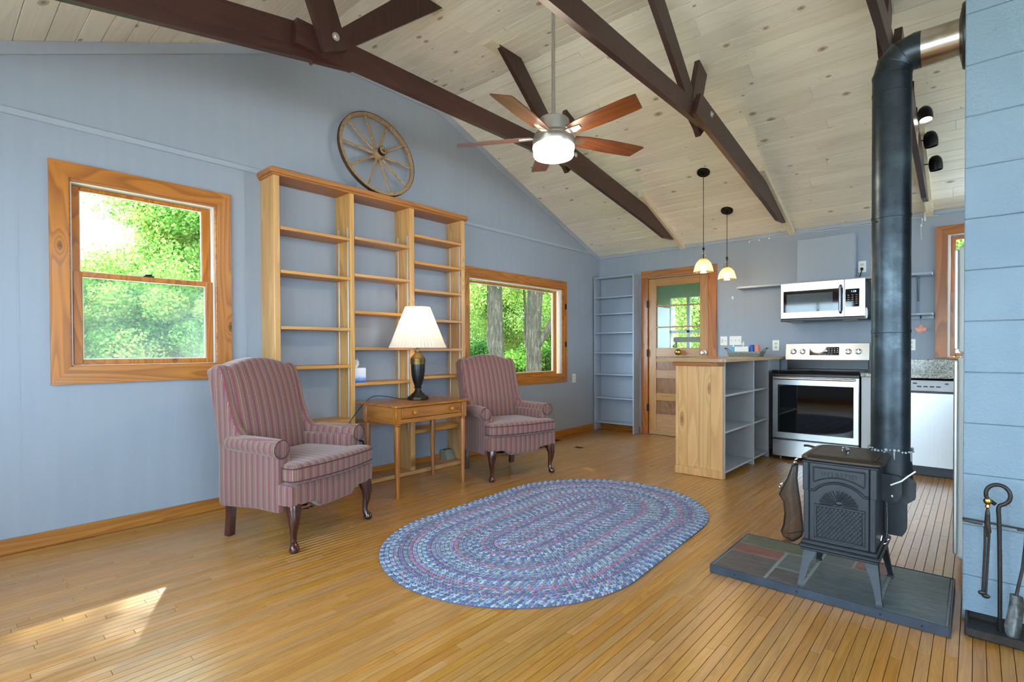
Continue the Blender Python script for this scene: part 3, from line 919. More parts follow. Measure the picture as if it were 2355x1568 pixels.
# ================================================================== ROOF TRUSSES
YM = 5.655
mir = lambda poly: [(YM - p[0], p[1]) for p in poly]
TIE = [(1.43, 2.885), (4.14, 2.885), (4.15, 2.935), (4.10, 3.028), (1.44, 3.03)]
RAF = [(3.83, 2.897), (3.90, 3.075), (5.46, 2.812), (6.36, 2.475), (6.33, 2.452), (6.08, 2.505), (5.53, 2.597)]
RAF = [(3.83, 2.897), (3.93, 3.078), (5.55, 2.800), (6.28, 2.523), (6.02, 2.505), (5.55, 2.600)]
RAFL = [(1.825, 2.897), (1.725, 3.078), (.105, 2.800), (-.30, 2.625), (-.28, 2.56), (.105, 2.600)]
BRA = [(3.175, 3.643), (3.445, 3.643), (4.235, 2.93), (4.13, 2.838), (4.03, 2.93)]
BRAL = [(2.285, 3.643), (2.562, 3.643), (1.921, 3.124), (1.562, 2.838), (1.508, 2.902)]
SMA = [(3.915, 2.956), (4.10, 3.427), (4.255, 3.368), (4.065, 2.882)]
labels = ['dark timber roof truss nearest the gable wall above the wagon wheel', 'dark timber roof truss crossing above the ceiling fan toward the pendant lamps', 'dark timber roof truss partly hidden behind the black stovepipe']
for xt, lb in zip((-2.90, -1.62, -.40), labels):
    t = thing('roof_truss', lb, 'truss', (xt, 2.83, 2.9), 0, 'trusses under the plank ceiling')
    lay = lambda k: (xt + (k - .5) * .041, xt + (k + .5) * .041 - .001)
    for nm, poly, k in (('tie_beam', TIE, 0), ('rafter', RAF, 1), ('rafter', RAFL, -1), ('brace', BRA, -2), ('brace', BRAL, -2), ('post', SMA, -1), ('post', mir(SMA), 1)):
        a, b = lay(k)
        if nm == 'brace': a, b = a + .036, b + .036          # housed into the back of the tie
        m = MB(); m.prism(poly, 'X', a, b)
        obj(nm, m, M['beam'] if nm in ('tie_beam', 'rafter') else M['beamz'], t)
    for (y, z) in ((4.133, 2.985), (1.655, 3.0)):
        xx = lay(1)[1]
        m = MB(); m.lathe([(.024, 0), (.024, .003), (.021, .004)], 18, (xx, y, z), 'X').lathe([(.012, .004), (.012, .014), (.0001, .015)], 6, (xx, y, z), 'X', smooth=False)
        obj('bolt', m, M['nickel'], t, label='galvanised bolt head with washer')
    for sgn in (1,):
        P = lambda poly: poly if sgn > 0 else mir(poly)
        a, b = lay(1) if sgn > 0 else lay(-1)
        m = MB(); m.prism(P([(5.40, ceil_z(5.40) + .006), (6.56, ceil_z(6.56) + .006), (6.56, ceil_z(6.56) - .06), (5.42, ceil_z(5.42) - .06)] if sgn > 0 else [(5.40, 2.93), (6.50, 2.475), (6.50, 2.42), (5.42, 2.86)]), 'X', a + .006, b + .022)
        obj('batten', m, M['ceiltrim'], t, label='pale pine batten closing the timber against the ceiling')
    for y0, y1 in ((3.08, 3.50), (YM - 3.50, YM - 3.08)):
        a, b = lay(-2)
        m = MB().box(a - .03, b + .03, y0, y1, ZF - .014, ZF + .004, .002)
        obj('batten', m, M['ceiltrim'], t)

# ================================================================== BIG WALL BOOKCASE
XF = -3.893
t = thing('bookcase', 'tall golden pine bookcase with three open bays along the left wall', 'bookcase', (-4.0, 2.72, 0))
ups = [(1.755, 1.800), (2.385, 2.425), (2.998, 3.050), (3.645, 3.690)]
for a, b in ups:
    obj('upright', MB().box(XA + .001, XF, a, b, .04, 2.458, .003), M['pine'], t)
m = MB().box(XA + .001, XF + .022, 1.728, 3.718, 2.468, 2.508, .005).box(XA + .001, XF + .012, 1.738, 3.708, 2.452, 2.469, .004)
obj('cap_board', m, M['pinetop'], t)
obj('plinth_board', MB().box(XA + .018, XF + .006, 1.74, 3.70, .001, .040, .004), M['piney'], t)
bays = [((1.802, 2.383), (2.083, 1.757, 1.337, 1.031, .583)), ((2.427, 2.996), (2.104, 1.795, 1.484, 1.178, .877, .540)), ((3.052, 3.643), (2.224, 1.976, 1.720, 1.445, 1.167, .903, .409))]
for (a, b), zs in bays:
    for z in zs:
        th = .026 if z > .65 else .034
        obj('shelf', MB().box(XA + .004, XF + .004, a, b, z - th, z, .003), M['piney'], t)
for (a, _), (z0, z1) in zip(ups[1:], ((.42, 2.17), (.40, 2.20), (.48, 2.195))):
    for x in (-3.93, -4.07):
        m = MB().box(x - .008, x + .008, a - .0035, a, z0, z1, .001)
        obj('shelf_standard', m, M['std'], t)
for (_, b), (z0, z1) in zip(ups[:3], ((.42, 2.17), (.40, 2.20), (.48, 2.195))):
    for x in (-3.93, -4.07):
        obj('shelf_standard', MB().box(x - .008, x + .008, b, b + .0035, z0, z1, .001), M['std'], t)

# ---- wagon wheel resting on the cap board
R = .385; ph = math.radians(12)
cw = (-4.001, 2.735, 2.510 + R * math.cos(ph) + .005)
t = thing('wagon_wheel', 'weathered wooden wagon wheel leaning on the wall atop the pine bookcase', 'wheel', cw)
t.rotation_euler = (0, -ph, 0)
m = MB(); N = 56
m.lathe([(R - .030, -.016), (R - .002, -.016), (R, -.012), (R, .012), (R - .002, .016), (R - .030, .016), (R - .032, .012), (R - .032, -.012), (R - .030, -.016)], N, axis='X', caps=False)
obj('rim', m, M['oldwood'], t, local=True)
m = MB(); m.lathe([(R + .0002, -.017), (R + .003, -.017), (R + .003, .017), (R + .0002, .017), (R + .0002, -.017)], N, axis='X', caps=False, smooth=True)
obj('iron_tyre', m, plain('rusty_tyre', '#4f4033', .6, metal=.4, var=.2), t, local=True)
m = MB(); m.lathe([(.034, -.055), (.052, -.035), (.056, 0), (.05, .035), (.036, .05), (.035, .085), (.03, .09), (.02, .09), (.019, .05), (.0001, .05)], 20, axis='X')
obj('hub', m, M['oldwood'], t, local=True)
m = MB(); m.lathe([(.0365, .052), (.039, .055), (.039, .084), (.0365, .087)], 20, axis='X', caps=False)
obj('hub_band', m, M['iron'], t, local=True)
m = MB(); m.tube([(0, 0, .045), (0, 0, .12), (0, 0, .25), (0, 0, R - .034)], [.013, .0145, .012, .010], 8, flat=.8)
sm_ = mesh('spoke', m, M['oldwood'])
for k in range(10):
    o = bpy.data.objects.new('spoke', sm_); COL.objects.link(o); o.parent = t; o.rotation_euler = (2 * PI * k / 10 + .22, 0, 0)

# ---- tissue box, fire extinguisher, outlet box
t = thing('tissue_box', 'blue and white cube tissue box on the middle bay shelf of the pine bookcase', 'tissue box', (-3.98, 2.495, .877))
n = NT('tissue_box_print'); tc = n.new('ShaderNodeTexCoord'); sp = n.new('ShaderNodeSeparateXYZ'); n.link(tc.outputs['Generated'], sp.inputs[0])
fz = n.math('ADD', sp.outputs[2], n.math('MULTIPLY', n.math('SUBTRACT', n.noise(tc.outputs['Generated'], 4, 3), .5), .3))
n.set(col=n.ramp(fz, [(.05, rgb('#2c5fb4')), (.28, rgb('#7d9fd6')), (.45, rgb('#cfd8ee')), (1, rgb('#e6e6ee'))]), rough=.5)
obj('carton', MB().box(-4.04, -3.925, 2.436, 2.550, .8775, 1.000, .003), n.m, t)


def tissue(par, c, s):
    m = MB(); vs = []; fs = []; r_ = random.Random(5)
    for i in range(5):
        for j in range(9):
            an = 2 * PI * j / 9 + i * .25; rr = s * (.12 + .33 * math.sin(PI * (i + .4) / 4.2)) * (1 + .35 * math.sin(3 * an + i))
            vs.append((c[0] + rr * math.cos(an) * .5, c[1] + rr * math.sin(an) + .12 * s * i / 4, c[2] + s * 1.1 * i / 4 + .05 * s * math.sin(2 * an) * i))
    for i in range(4):
        for j in range(9): fs.append((i * 9 + j, i * 9 + (j + 1) % 9, (i + 1) * 9 + (j + 1) % 9, (i + 1) * 9 + j))
    m.add(vs, fs, True); return obj('tissue', m, M['white'], par)


tissue(t, (-3.985, 2.49, 1.0), .062)
t = thing('fire_extinguisher', 'red fire extinguisher standing in the pine bookcase behind the striped armchair', 'extinguisher', (-4.0, 2.49, .04))
m = MB(); m.lathe([(.045, 0), (.05, .004), (.05, .24), (.046, .265), (.03, .285), (.018, .293)], 24, (-4.0, 2.49, .041)); obj('cylinder', m, plain('red_enamel', '#b3231f', .3), t)
m = MB(); m.lathe([(.018, .293), (.018, .32), (.014, .325), (.014, .345)], 16, (-4.0, 2.49, .041)); m.box(-4.005, -3.94, 2.482, 2.498, .372, .384, .002).box(-4.005, -3.93, 2.482, 2.498, .40, .412, .002); obj('valve', m, M['black'], t)
m = MB(); m.tube([(-3.99, 2.505, .375), (-3.95, 2.53, .37), (-3.935, 2.535, .30), (-3.94, 2.535, .15)], .008, 8); obj('hose', m, M['cord'], t)
t = thing('outlet_box', 'grey metal surface outlet box at the foot of the right bookcase bay', 'outlet', (-4.07, 3.58, .04))
m = MB(); m.prism([(-4.10, .041), (-3.985, .041), (-4.03, .135), (-4.10, .135)], 'Y', 3.525, 3.635); obj('housing', m, plain('grey_green_box_paint', '#7d8478', .5), t)
m = MB()
for y in (3.555, 3.605): m.box(-4.075, -4.045, y - .012, y + .012, .135, .139, .001)
obj('receptacle', m, M['black'], t)


# ================================================================== WINGBACK CHAIRS
def stripe(o, mode='auto'):
    me = o.data
    uvl = me.uv_layers.new(name='stripe')
    for p in me.polygons:
        nx, ny, nz = abs(p.normal.x), abs(p.normal.y), abs(p.normal.z)
        for li in p.loop_indices:
            q = me.vertices[me.loops[li].vertex_index].co
            if mode == 'y' or (mode == 'auto' and nx > .68): uvl.data[li].uv = (q.y + 2, q.z + q.x)
            else: uvl.data[li].uv = (q.x + 2.013, q.z - q.y)


def ip(z, tab):
    for (a, va), (b, vb) in zip(tab, tab[1:]):
        if z <= b: return va + (vb - va) * max(0, (z - a)) / (b - a)
    return tab[-1][1]


def ss(a, b, x):
    k = max(0, min(1, (x - a) / (b - a))); return k * k * (3 - 2 * k)


REAR = [(.2, .635), (.5, .665), (.8, .70), (1.06, .745), (1.15, .75)]
WFRONT = [(.56, .36), (.63, .43), (.68, .485), (.78, .53), (.92, .565), (1.02, .60), (1.08, .635)]
half = lambda y: .362 - .068 * max(0, min(1, (y - .02) / .62))      # body narrows toward the rear
ch = thing('wingback_chair', 'striped burgundy wingback armchair in front of the double-hung window', 'armchair', (-3.002, 1.72, 0), math.radians(18.61) + PI / 2, 'pair of striped wingback armchairs')
SM = M['stripe']


def seat_fn(q):
    y = .31 + q.y; x = q.x / .36 * half(y); z = .325 + q.z
    if q.y < -.2: y -= .012 * (1 - (q.x / .36) ** 2)
    if q.z < 0:
        k = -q.z / .065
        drop = .045 * (1 - ss(.135, .185, abs(q.x))) * (1 if q.y < -.18 else 0) + .028 * ss(-.1, .3, q.y)
        z -= drop * k
    return (x, y, z)


m = MB().rbox((0, 0, 0), (.36, .325, .065), .022, 14, seat_fn); o = obj('seat_rail', m, SM, ch, local=True); stripe(o)


def cush_w(y): return .262 + .093 * (1 - ss(.06, .12, y))


def cush_fn(q):
    y = .225 + q.y * (.245 / .25); w = cush_w(y)
    x = q.x / .36 * w
    y -= .045 * (1 - (q.x / .36) ** 2) * ss(0, -.25, q.y)
    z = .445 + q.z + (.018 * (1 - (q.x / .36) ** 2) * (1 - (q.y / .27) ** 2) if q.z > 0 else 0)
    return (x, y, z)


m = MB().rbox((0, 0, 0), (.36, .25, .058), .03, 16, cush_fn); cu = obj('seat_cushion', m, SM, ch, local=True); stripe(cu)
for zz in (.036, -.036):
    raw = [(-.36, -.02 - .05 * i) for i in range(5)] + [(-.33 + .03 * math.cos(a), -.22 + .03 * math.sin(a)) for a in [PI + PI / 2 * i / 6 for i in range(1, 6)]]
    raw += [(-.33 + .66 * i / 24, -.25) for i in range(25)]
    raw += [(-x, y) for x, y in raw[:10][::-1]]
    pts = []
    for (x, y) in raw:
        x, y, z = cush_fn(Vector((x, y, zz))); pts.append((x * 1.002, y - .0008, z))
    m = MB().tube(pts, .0038, 6); obj('piping', m, M['piping'], cu, local=True)


def back_fn(q):
    tz = (q.z / .33 + 1) / 2
    crown = .062 * math.cos(min(1, abs(q.x) / .27) * PI / 2) ** 1.0
    z = .47 + tz * (.575 + crown)
    rear = ip(z, REAR); front = ip(z, [(.47, .455), (.7, .505), (.95, .565), (1.1, .62)]) - .028 * (1 - (q.x / .27) ** 2) * math.sin(PI * min(1, tz * .95 + .03))
    ty = (q.y / .08 + 1) / 2
    y = front + (rear - front) * ty
    return (q.x, y, z)


m = MB().rbox((0, 0, 0), (.27, .08, .33), .035, 14, back_fn); o = obj('backrest', m, SM, ch, local=True); stripe(o)
for s in (-1, 1):
    def wing_fn(q):
        tz = (q.z / .27 + 1) / 2; z = .55 + tz * .515
        ty = (q.y / .1 + 1) / 2; f = ip(z, WFRONT); r_ = ip(z, REAR) + .004
        y = f + (r_ - f) * ty
        if tz > .85: z -= .03 * ss(.35, 1, ty) * (tz - .85) / .15
        x = s * (half(y) - .034 + .012 * ss(.6, 1.05, z)) + q.x
        return (x, y, z)
    m = MB().rbox((0, 0, 0), (.036, .1, .27), .03, 10, wing_fn); o = obj('wing', m, SM, ch, local=True); stripe(o)

    def arm_fn(q):
        y = .375 + q.y; z = .40 + q.z
        if q.z < 0: z -= .028 * ss(-.1, .3, q.y) * (-q.z / .185)
        x = s * (half(y) - .047) + q.x
        return (x, y, z)
    m = MB().rbox((0, 0, 0), (.048, .285, .185), .018, 10, arm_fn)
    # rolled arm top, scrolling outwards
    ys = [.083, .086, .10, .20, .35, .48, .56]
    rr = [.046, .052, .055, .054, .052, .05, .044]
    m.tube([(s * (half(y) - .018), y, .585 + .006 * math.sin(PI * (y - .08) / .5)) for y in ys], rr, 18, up=(0, 0, 1))
    o = obj('arm', m, SM, ch, local=True); stripe(o)
    pts = [(s * (half(.09) - .018) + .053 * math.cos(a), .082, .585 + .053 * math.sin(a)) for a in [2 * PI * i / 24 for i in range(25)]]
    m = MB().tube(pts, .0035, 6, caps=False); obj('piping', m, M['piping'], o, local=True)
    d = Vector((s * .55, -.84, 0)).normalized()
    zs = [(.275, 0, .046), (.235, .012, .042), (.19, .022, .034), (.14, .018, .026), (.09, .008, .0185), (.055, .008, .018), (.038, .018, .023), (.022, .026, .030), (.010, .027, .028), (0, .025, .022)]
    m = MB().tube([(s * .312 + d.x * o_, .028 + d.y * o_, z) for z, o_, _ in zs], [r_ for *_, r_ in zs], 14, up=(0, 1, 0)); obj('leg', m, M['mahog'], ch, local=True)
    m = MB().tube([(s * .262, .585, .24), (s * .262, .590, .12), (s * .262, .602, 0)], [.032, .029, .030], 4, up=(1, 1, 0), smooth=False); obj('leg', m, M['mahog'], ch, local=True)
m = MB(); r_ = random.Random(2); k = 26
ring = [(-.24 + .5 * i / (k - 1), -.005 + .05 + .03 * r_.random()) for i in range(k)]
m.prism([(a, b) for a, b in ring] + [(.26, .5), (-.24, .5)], 'Z', .228, .232)
for i in range(6): m.prism([(-.22 + i * .04, .06 + .01 * r_.random()), (-.17 + i * .04, .06), (-.20 + i * .04 + .02 * r_.random(), .03 - .02 * r_.random())], 'Z', .21, .2105)
obj('dust_cover', m, M['cord'], ch, local=True, label='torn black dust cover sagging under the seat')
dup(ch, (-3.06, 3.612, 0), math.radians(-15.4) + PI / 2, 'striped burgundy wingback armchair in front of the wide picture window')

# ================================================================== SIDE TABLE, LAMP
M['cherryx'] = wood('cherry_table_side', '#a5682f', '#7e471a', 'X', 36, 1.2, .28, coat=.3, rnd=5, vary=.05, streak=.5, bump=.02)
t = thing('side_table', 'small cherry side table with one drawer and tapered legs between the two armchairs', 'table', (-3.58, 2.80, 0))
obj('table_top', MB().box(-3.885, -3.322, 2.418, 3.215, .703, .721, .005), M['cherry'], t)
lx = (-3.352, -3.755); ly = (2.449, 3.140)
for x in lx:
    for y in ly:
        m = MB().box(x - .023, x + .023, y - .026, y + .026, .575, .703, .003).box(x - .019, x + .019, y - .022, y + .022, .557, .576, .006)
        m.lathe([(.0235, .558), (.025, .52), (.024, .40), (.020, .2), (.0145, .012), (.0145, 0)], 18, (x, y, 0))
        obj('leg', m, M['cherryz'], t)
obj('apron', MB().box(-3.732, -3.375, 2.429, 2.447, .575, .703), M['cherryx'], t)
obj('apron', MB().box(-3.732, -3.375, 3.142, 3.160, .575, .703), M['cherryx'], t)
obj('apron', MB().box(-3.770, -3.752, 2.475, 3.114, .575, .703), M['cherry'], t)
obj('apron', MB().box(-3.360, -3.338, 2.475, 3.114, .578, .612, .002), M['cherry'], t, label='front rail under the drawer')
dr = obj('drawer', MB().box(-3.362, -3.334, 2.482, 3.108, .616, .699, .003), M['cherry'], t)
for y in (2.602, 2.992):
    m = MB().lathe([(.009, 0), (.009, .008), (.018, .014), (.020, .022), (.014, .03), (.0001, .032)], 18, (-3.335, y, .656), 'X'); obj('knob', m, M['cherryz'], dr)

LX, LY = -3.655, 2.895
t = thing('table_lamp', 'table lamp with pleated white shade and black and gold urn base on the side table', 'lamp', (LX, LY, .721))
m = MB().lathe([(.088, 0), (.092, .004), (.092, .022), (.086, .028), (.068, .036), (.060, .046), (.040, .060), (.028, .080), (.025, .098)], 32, (LX, LY, .7215)); obj('foot', m, plain('antique_black_gold', '#2a251f', .3, metal=.6, var=.35, vscale=30), t)
m = MB().lathe([(.034, .098), (.036, .104), (.028, .110), (.030, .118), (.046, .16), (.056, .21), (.0605, .26), (.061, .305)], 32, (LX, LY, .7215)); obj('urn', m, plain('satin_black_urn', '#191b1d', .3, metal=.3), t)
m = MB()
z = .305
prof = []
for i in range(4): prof += [(.0605, z), (.067, z + .003), (.067, z + .009), (.0605, z + .012)]; z += .013
prof += [(.064, z), (.05, z + .02), (.036, z + .034), (.024, z + .048), (.022, z + .058), (.029, z + .062), (.029, z + .070), (.012, z + .073), (.010, z + .115)]
m.lathe(prof, 32, (LX, LY, .7215)); obj('neck', m, plain('antique_gold', '#7b6238', .3, metal=.8, var=.3, vscale=25), t)
m = MB(); N = 96; vs = []; fs = []
prs = [(.240, 1.172), (.242, 1.176)] + [(.24 - (.24 - .108) * k / 10, 1.176 + .344 * k / 10) for k in range(1, 11)] + [(.108, 1.526)]
for r0, z in prs:
    for i in range(N):
        an = 2 * PI * i / N; r1 = r0 * (1 + (.026 if i % 2 else -.026)); vs.append((LX + r1 * math.cos(an), LY + r1 * math.sin(an), z))
k = len(prs)
fs = [(j * N + i, j * N + (i + 1) % N, (j + 1) * N + (i + 1) % N, (j + 1) * N + i) for j in range(k - 1) for i in range(N)]
m.add(vs, fs, True)
n = NT('pleated_shade_fabric'); n.n.remove(n.b)
tl = n.new('ShaderNodeBsdfTranslucent'); tl.inputs[0].default_value = (.92, .84, .72, 1); df = n.new('ShaderNodeBsdfDiffuse'); df.inputs[0].default_value = (.86, .84, .80, 1); mx = n.new('ShaderNodeMixShader'); mx.inputs[0].default_value = .5
n.link(df.outputs[0], mx.inputs[1]); n.link(tl.outputs[0], mx.inputs[2]); n.link(mx.outputs[0], n.out.inputs[0])
obj('shade', m, n.m, t, ang=20)
m = MB().ball((LX, LY, 1.30), .032, 14, 10, (1, 1, 1.25)); obj('bulb', m, M['bulb'], t)
m = MB().lathe([(.016, 1.215), (.016, 1.262)], 12, (LX, LY, 0)).tube([(LX, LY, 1.20), (LX, LY, 1.215)], .006, 8); obj('socket', m, M['brass'], t)
m = MB().tube([(LX - .008, LY, 1.195), (LX - .06, LY, 1.25), (LX - .06, LY, 1.42), (LX, LY, 1.515), (LX + .06, LY, 1.42), (LX + .06, LY, 1.25), (LX + .008, LY, 1.195)], .002, 6).tube([(LX - .105, LY, 1.518), (LX + .105, LY, 1.518)], .002, 6).tube([(LX, LY - .105, 1.518), (LX, LY + .105, 1.518)], .002, 6).ball((LX, LY, 1.532), .009)
obj('harp', m, M['brass'], t)
L = bpy.data.lights.new('table_lamp_light', 'POINT'); L.energy = 1.8; L.color = (1, .78, .52); L.shadow_soft_size = .04
lo = bpy.data.objects.new('table_lamp_light', L); COL.objects.link(lo); lo.location = (LX, LY, 1.36)
m = MB().tube(cat([(-3.735, 2.86, .726), (-3.80, 2.80, .726), (-3.85, 2.72, .745), (-3.875, 2.62, .757), (-3.888, 2.55, .735), (-3.888, 2.44, .64), (-3.888, 2.33, .50), (-3.87, 2.28, .35), (-3.85, 2.26, .2)]), .0035, 6)
obj('power_cord', m, M['cord'], t)

# ================================================================== BRAIDED RUG
RC = (-2.064, 2.805); RROT = math.radians(3)
rug = thing('braided_rug', 'oval braided rug in blue, lavender and pink rings on the oak floor', 'rug', (RC[0], RC[1], 0), RROT)
CORE, PITCH_ = .475, .0262; NR = 30
pal = {'blue': (.17, .24, .44), 'sky': (.32, .43, .62), 'ice': (.52, .60, .68), 'pink': (.44, .20, .33), 'lav': (.31, .28, .47), 'green': (.22, .32, .32), 'slate': (.18, .22, .34), 'sage': (.36, .42, .42), 'rose': (.47, .29, .37), 'cream': (.52, .50, .50)}
mixes = [('blue', 'sky', 'ice'), ('slate', 'blue', 'pink'), ('sky', 'ice', 'green'), ('lav', 'blue', 'sage'), ('pink', 'lav', 'rose'), ('green', 'sky', 'slate'), ('blue', 'ice', 'slate'), ('sage', 'lav', 'sky'), ('blue', 'sky', 'cream'), ('lav', 'sky', 'rose')]
rr = random.Random(11)
seq = [5, 4, 2, 0, 9, 1, 5, 4, 0, 6, 8, 3, 5, 4, 9, 2, 8, 7, 3, 1, 0, 2, 9, 4, 5, 1, 3, 8, 0, 6]
tm = []
for j, (rad, hh) in enumerate(((1.0, 0.0), (.86, .62), (.45, .93))):
    for i in range(6):
        an = 2 * PI * (i + .5 * j) / 6; tm.append((rad * math.cos(an), rad * math.sin(an), hh))
tm.append((0, 0, 1.0)); tm = np.array(tm)
tf = []
for j in range(2):
    for i in range(6): tf.append((j * 6 + i, j * 6 + (i + 1) % 6, (j + 1) * 6 + i)); tf.append((j * 6 + (i + 1) % 6, (j + 1) * 6 + (i + 1) % 6, (j + 1) * 6 + i))
for i in range(6): tf.append((12 + i, 12 + (i + 1) % 6, 18))
tf = np.array(tf)


def stadium(s, r, c):
    a = 2 * c; per = 2 * a + 2 * PI * r; s = s % per
    if s < a: return (r, -c + s), 0.0
    s -= a
    if s < PI * r: an = s / r; return (r * math.cos(an), c + r * math.sin(an)), an
    s -= PI * r
    if s < a: return (-r, c - s), PI
    s -= a; an = s / r; return (-r * math.cos(an), -c - r * math.sin(an)), PI + an


def fast_mesh(name, V, Fa, mat, cols=None, smooth=True, rnd_=None):
    me = bpy.data.meshes.new(name); nv, nf, k = len(V), len(Fa), Fa.shape[1]
    me.vertices.add(nv); me.vertices.foreach_set('co', V.astype(np.float32).ravel())
    me.loops.add(nf * k); me.loops.foreach_set('vertex_index', Fa.astype(np.int32).ravel())
    me.polygons.add(nf); me.polygons.foreach_set('loop_start', np.arange(0, nf * k, k, dtype=np.int32))
    if smooth: me.polygons.foreach_set('use_smooth', np.ones(nf, dtype=bool))
    if cols is not None: at = me.attributes.new('col', 'FLOAT_COLOR', 'POINT'); at.data.foreach_set('color', cols.astype(np.float32).ravel())
    if rnd_ is not None: at = me.attributes.new('rnd', 'FLOAT', 'POINT'); at.data.foreach_set('value', rnd_.astype(np.float32).ravel())
    me.materials.append(mat); me.update(calc_edges=True); return me


for k in range(NR):
    r = .0078 + PITCH_ * k; per = 4 * CORE + 2 * PI * r; n_ = int(per / .0195); n_ += n_ % 2
    V = []; Fc = []; Cc = []
    mixn = [pal[c] for c in mixes[seq[k]]]
    for i in range(n_):
        for side in (-1, 1):
            rs_ = r + side * .0058
            (x, y), an = stadium((i + (.25 if side > 0 else -.25)) * (4 * CORE + 2 * PI * rs_) / n_, rs_, CORE)
            th = an + PI / 2 + side * .5
            ln, wd_, ht = .0125, .0070, .0062
            c, s = math.cos(th), math.sin(th)
            q = tm * np.array((ln, wd_, ht))
            V.append(np.c_[x + q[:, 0] * c - q[:, 1] * s, y + q[:, 0] * s + q[:, 1] * c, q[:, 2] + .006])
            Fc.append(tf + 19 * (len(V) - 1))
            col = np.array(mixn[(i + (side > 0)) % 3]) * (.52 + .32 * rr.random()); 
            if rr.random() < .12: col = np.array(pal[rr.choice(list(pal))]) * .7
            Cc.append(np.tile(np.r_[col, 1.0], (19, 1)))
    me = fast_mesh('braid_ring', np.concatenate(V), np.concatenate(Fc), M['rug'], np.concatenate(Cc))
    o = bpy.data.objects.new('braid_ring', me); COL.objects.link(o); o.parent = rug
m = MB(); rO = .0078 + PITCH_ * (NR - .5) - .002
m.prism([stadium(i * (4 * CORE + 2 * PI * rO) / 96, rO, CORE)[0] for i in range(96)], 'Z', .0005, .008)
obj('backing', m, M['rugbase'], rug, local=True)

# ================================================================== GREY BOOKCASE BY THE DOOR
t = thing('narrow_bookcase', 'tall narrow blue grey painted bookcase in the corner beside the oak door', 'bookcase', (-3.8, 6.5, 0))
xa, xb, ya, yb = XA + .018, -3.468, 6.412, YB - .018
for a, b in ((xa, xa + .02), (xb - .02, xb)):
    obj('side_panel', MB().box(a, b, ya, yb if a > -4 else yb, .001, 2.172, .002), M['greyshelf'], t)
obj('top_panel', MB().box(xa + .02, xb - .02, ya, yb, 2.150, 2.172, .002), M['greyshelf'], t)
for z in (1.888, 1.655, 1.390, 1.110, .808, .476, .129):
    obj('shelf', MB().box(xa + .02, xb - .02, ya + .002, yb, z - .018, z, .002), M['greyshelf'], t)

# ================================================================== ISLAND
t = thing('kitchen_island', 'knotty pine kitchen island with grey open shelves facing the range', 'island', (-1.87, 5.6, 0))
x0, x1 = -2.088, -1.652
for i in range(4):
    a = x0 + (x1 - .012 - x0) * i / 4; b = x0 + (x1 - .012 - x0) * (i + 1) / 4
    obj('end_board', MB().box(a + .0006, b - .0006, 4.672, 4.690, .075, 1.0, .0012), M['island'], t)
obj('end_board', MB().box(x0 - .012, x1 - .006, 4.662, 4.690, .002, .076, .003), M['island'], t, label='worn pine baseboard of the end')
obj('end_board', MB().box(x0 - .028, x1 - .004, 4.655, 4.690, .998, 1.034, .003), M['casingx'], t, label='pine cleat under the counter')
obj('corner_strip', MB().box(x0 - .006, x0 + .022, 4.668, 4.692, .076, .998, .002), M['island'], t)
obj('back_panel', MB().box(x0, x0 + .018, 4.690, 6.56, .002, 1.034), M['island'], t)
g = M['islandgrey']
obj('inner_panel', MB().box(x0 + .018, x1, 4.690, 4.706, .002, 1.034, .001), g, t)
for a, b in ((5.478, 5.500), (5.985, 6.010)):
    obj('divider', MB().box(x0 + .018, x1 + .002, a, b, .002, 1.034, .002), g, t)
obj('inner_panel', MB().box(x0 + .018, x0 + .026, 4.706, 6.0, .05, 1.034), g, t)
for y in (5.08, 5.72):
    obj('batten', MB().box(x0 + .026, x0 + .032, y - .012, y + .012, .06, 1.03, .001), g, t)
for (a, b) in ((4.706, 5.478), (5.500, 5.985)):
    for z in (.066, .420, .745):
        obj('shelf', MB().box(x0 + .026, x1 - .004, a, b, z - .018, z, .002), g, t)
obj('end_panel', MB().box(x0 + .018, x1 - .03, 6.010, 6.555, .05, 1.034, .002), g, t)
m = MB(); r = .05
poly = [(-2.29, 4.632), (-1.632 - r, 4.632)] + [(-1.632 - r + r * math.sin(a), 4.632 + r - r * math.cos(a)) for a in [PI / 2 * i / 8 for i in range(1, 9)]] + [(-1.632, 6.575), (-2.29, 6.575)]
m.prism(poly, 'Z', 1.035, 1.062)
solid('counter_top', m, M['counter'], 'tan laminate counter top with a rounded corner on the pine island', 'counter', (-1.95, 5.6, 1.035))

# tray with its things
ty, tz = 6.22, 1.0622
t = thing('galvanized_tray', 'galvanized metal tray with wire handles on the island counter', 'tray', (-1.96, ty, tz))
m = MB()
tx0, tx1 = -2.13, -1.78
lo_, hi_ = (.155, .075), (.178, .098)
cx = (tx0 + tx1) / 2
def rect(hx, hy, z): return [(cx - hx, ty - hy, z), (cx + hx, ty - hy, z), (cx + hx, ty + hy, z), (cx - hx, ty + hy, z)]
R4 = rect(.16, .08, tz) + rect(.172, .092, tz + .036) + rect(.176, .096, tz + .038) + rect(.18, .10, tz + .058) + rect(.177, .097, tz + .058) + rect(.157, .077, tz + .003)
fs = [(0, 1, 2, 3), (20, 21, 22, 23)] + [(k * 4 + i, k * 4 + (i + 1) % 4, k * 4 + 4 + (i + 1) % 4, k * 4 + 4 + i) for k in range(5) for i in range(4)]
m.add(R4, fs); obj('pan', m, plain('galvanized_zinc', '#9aa39a', .45, metal=.7, var=.2, vscale=60), t)
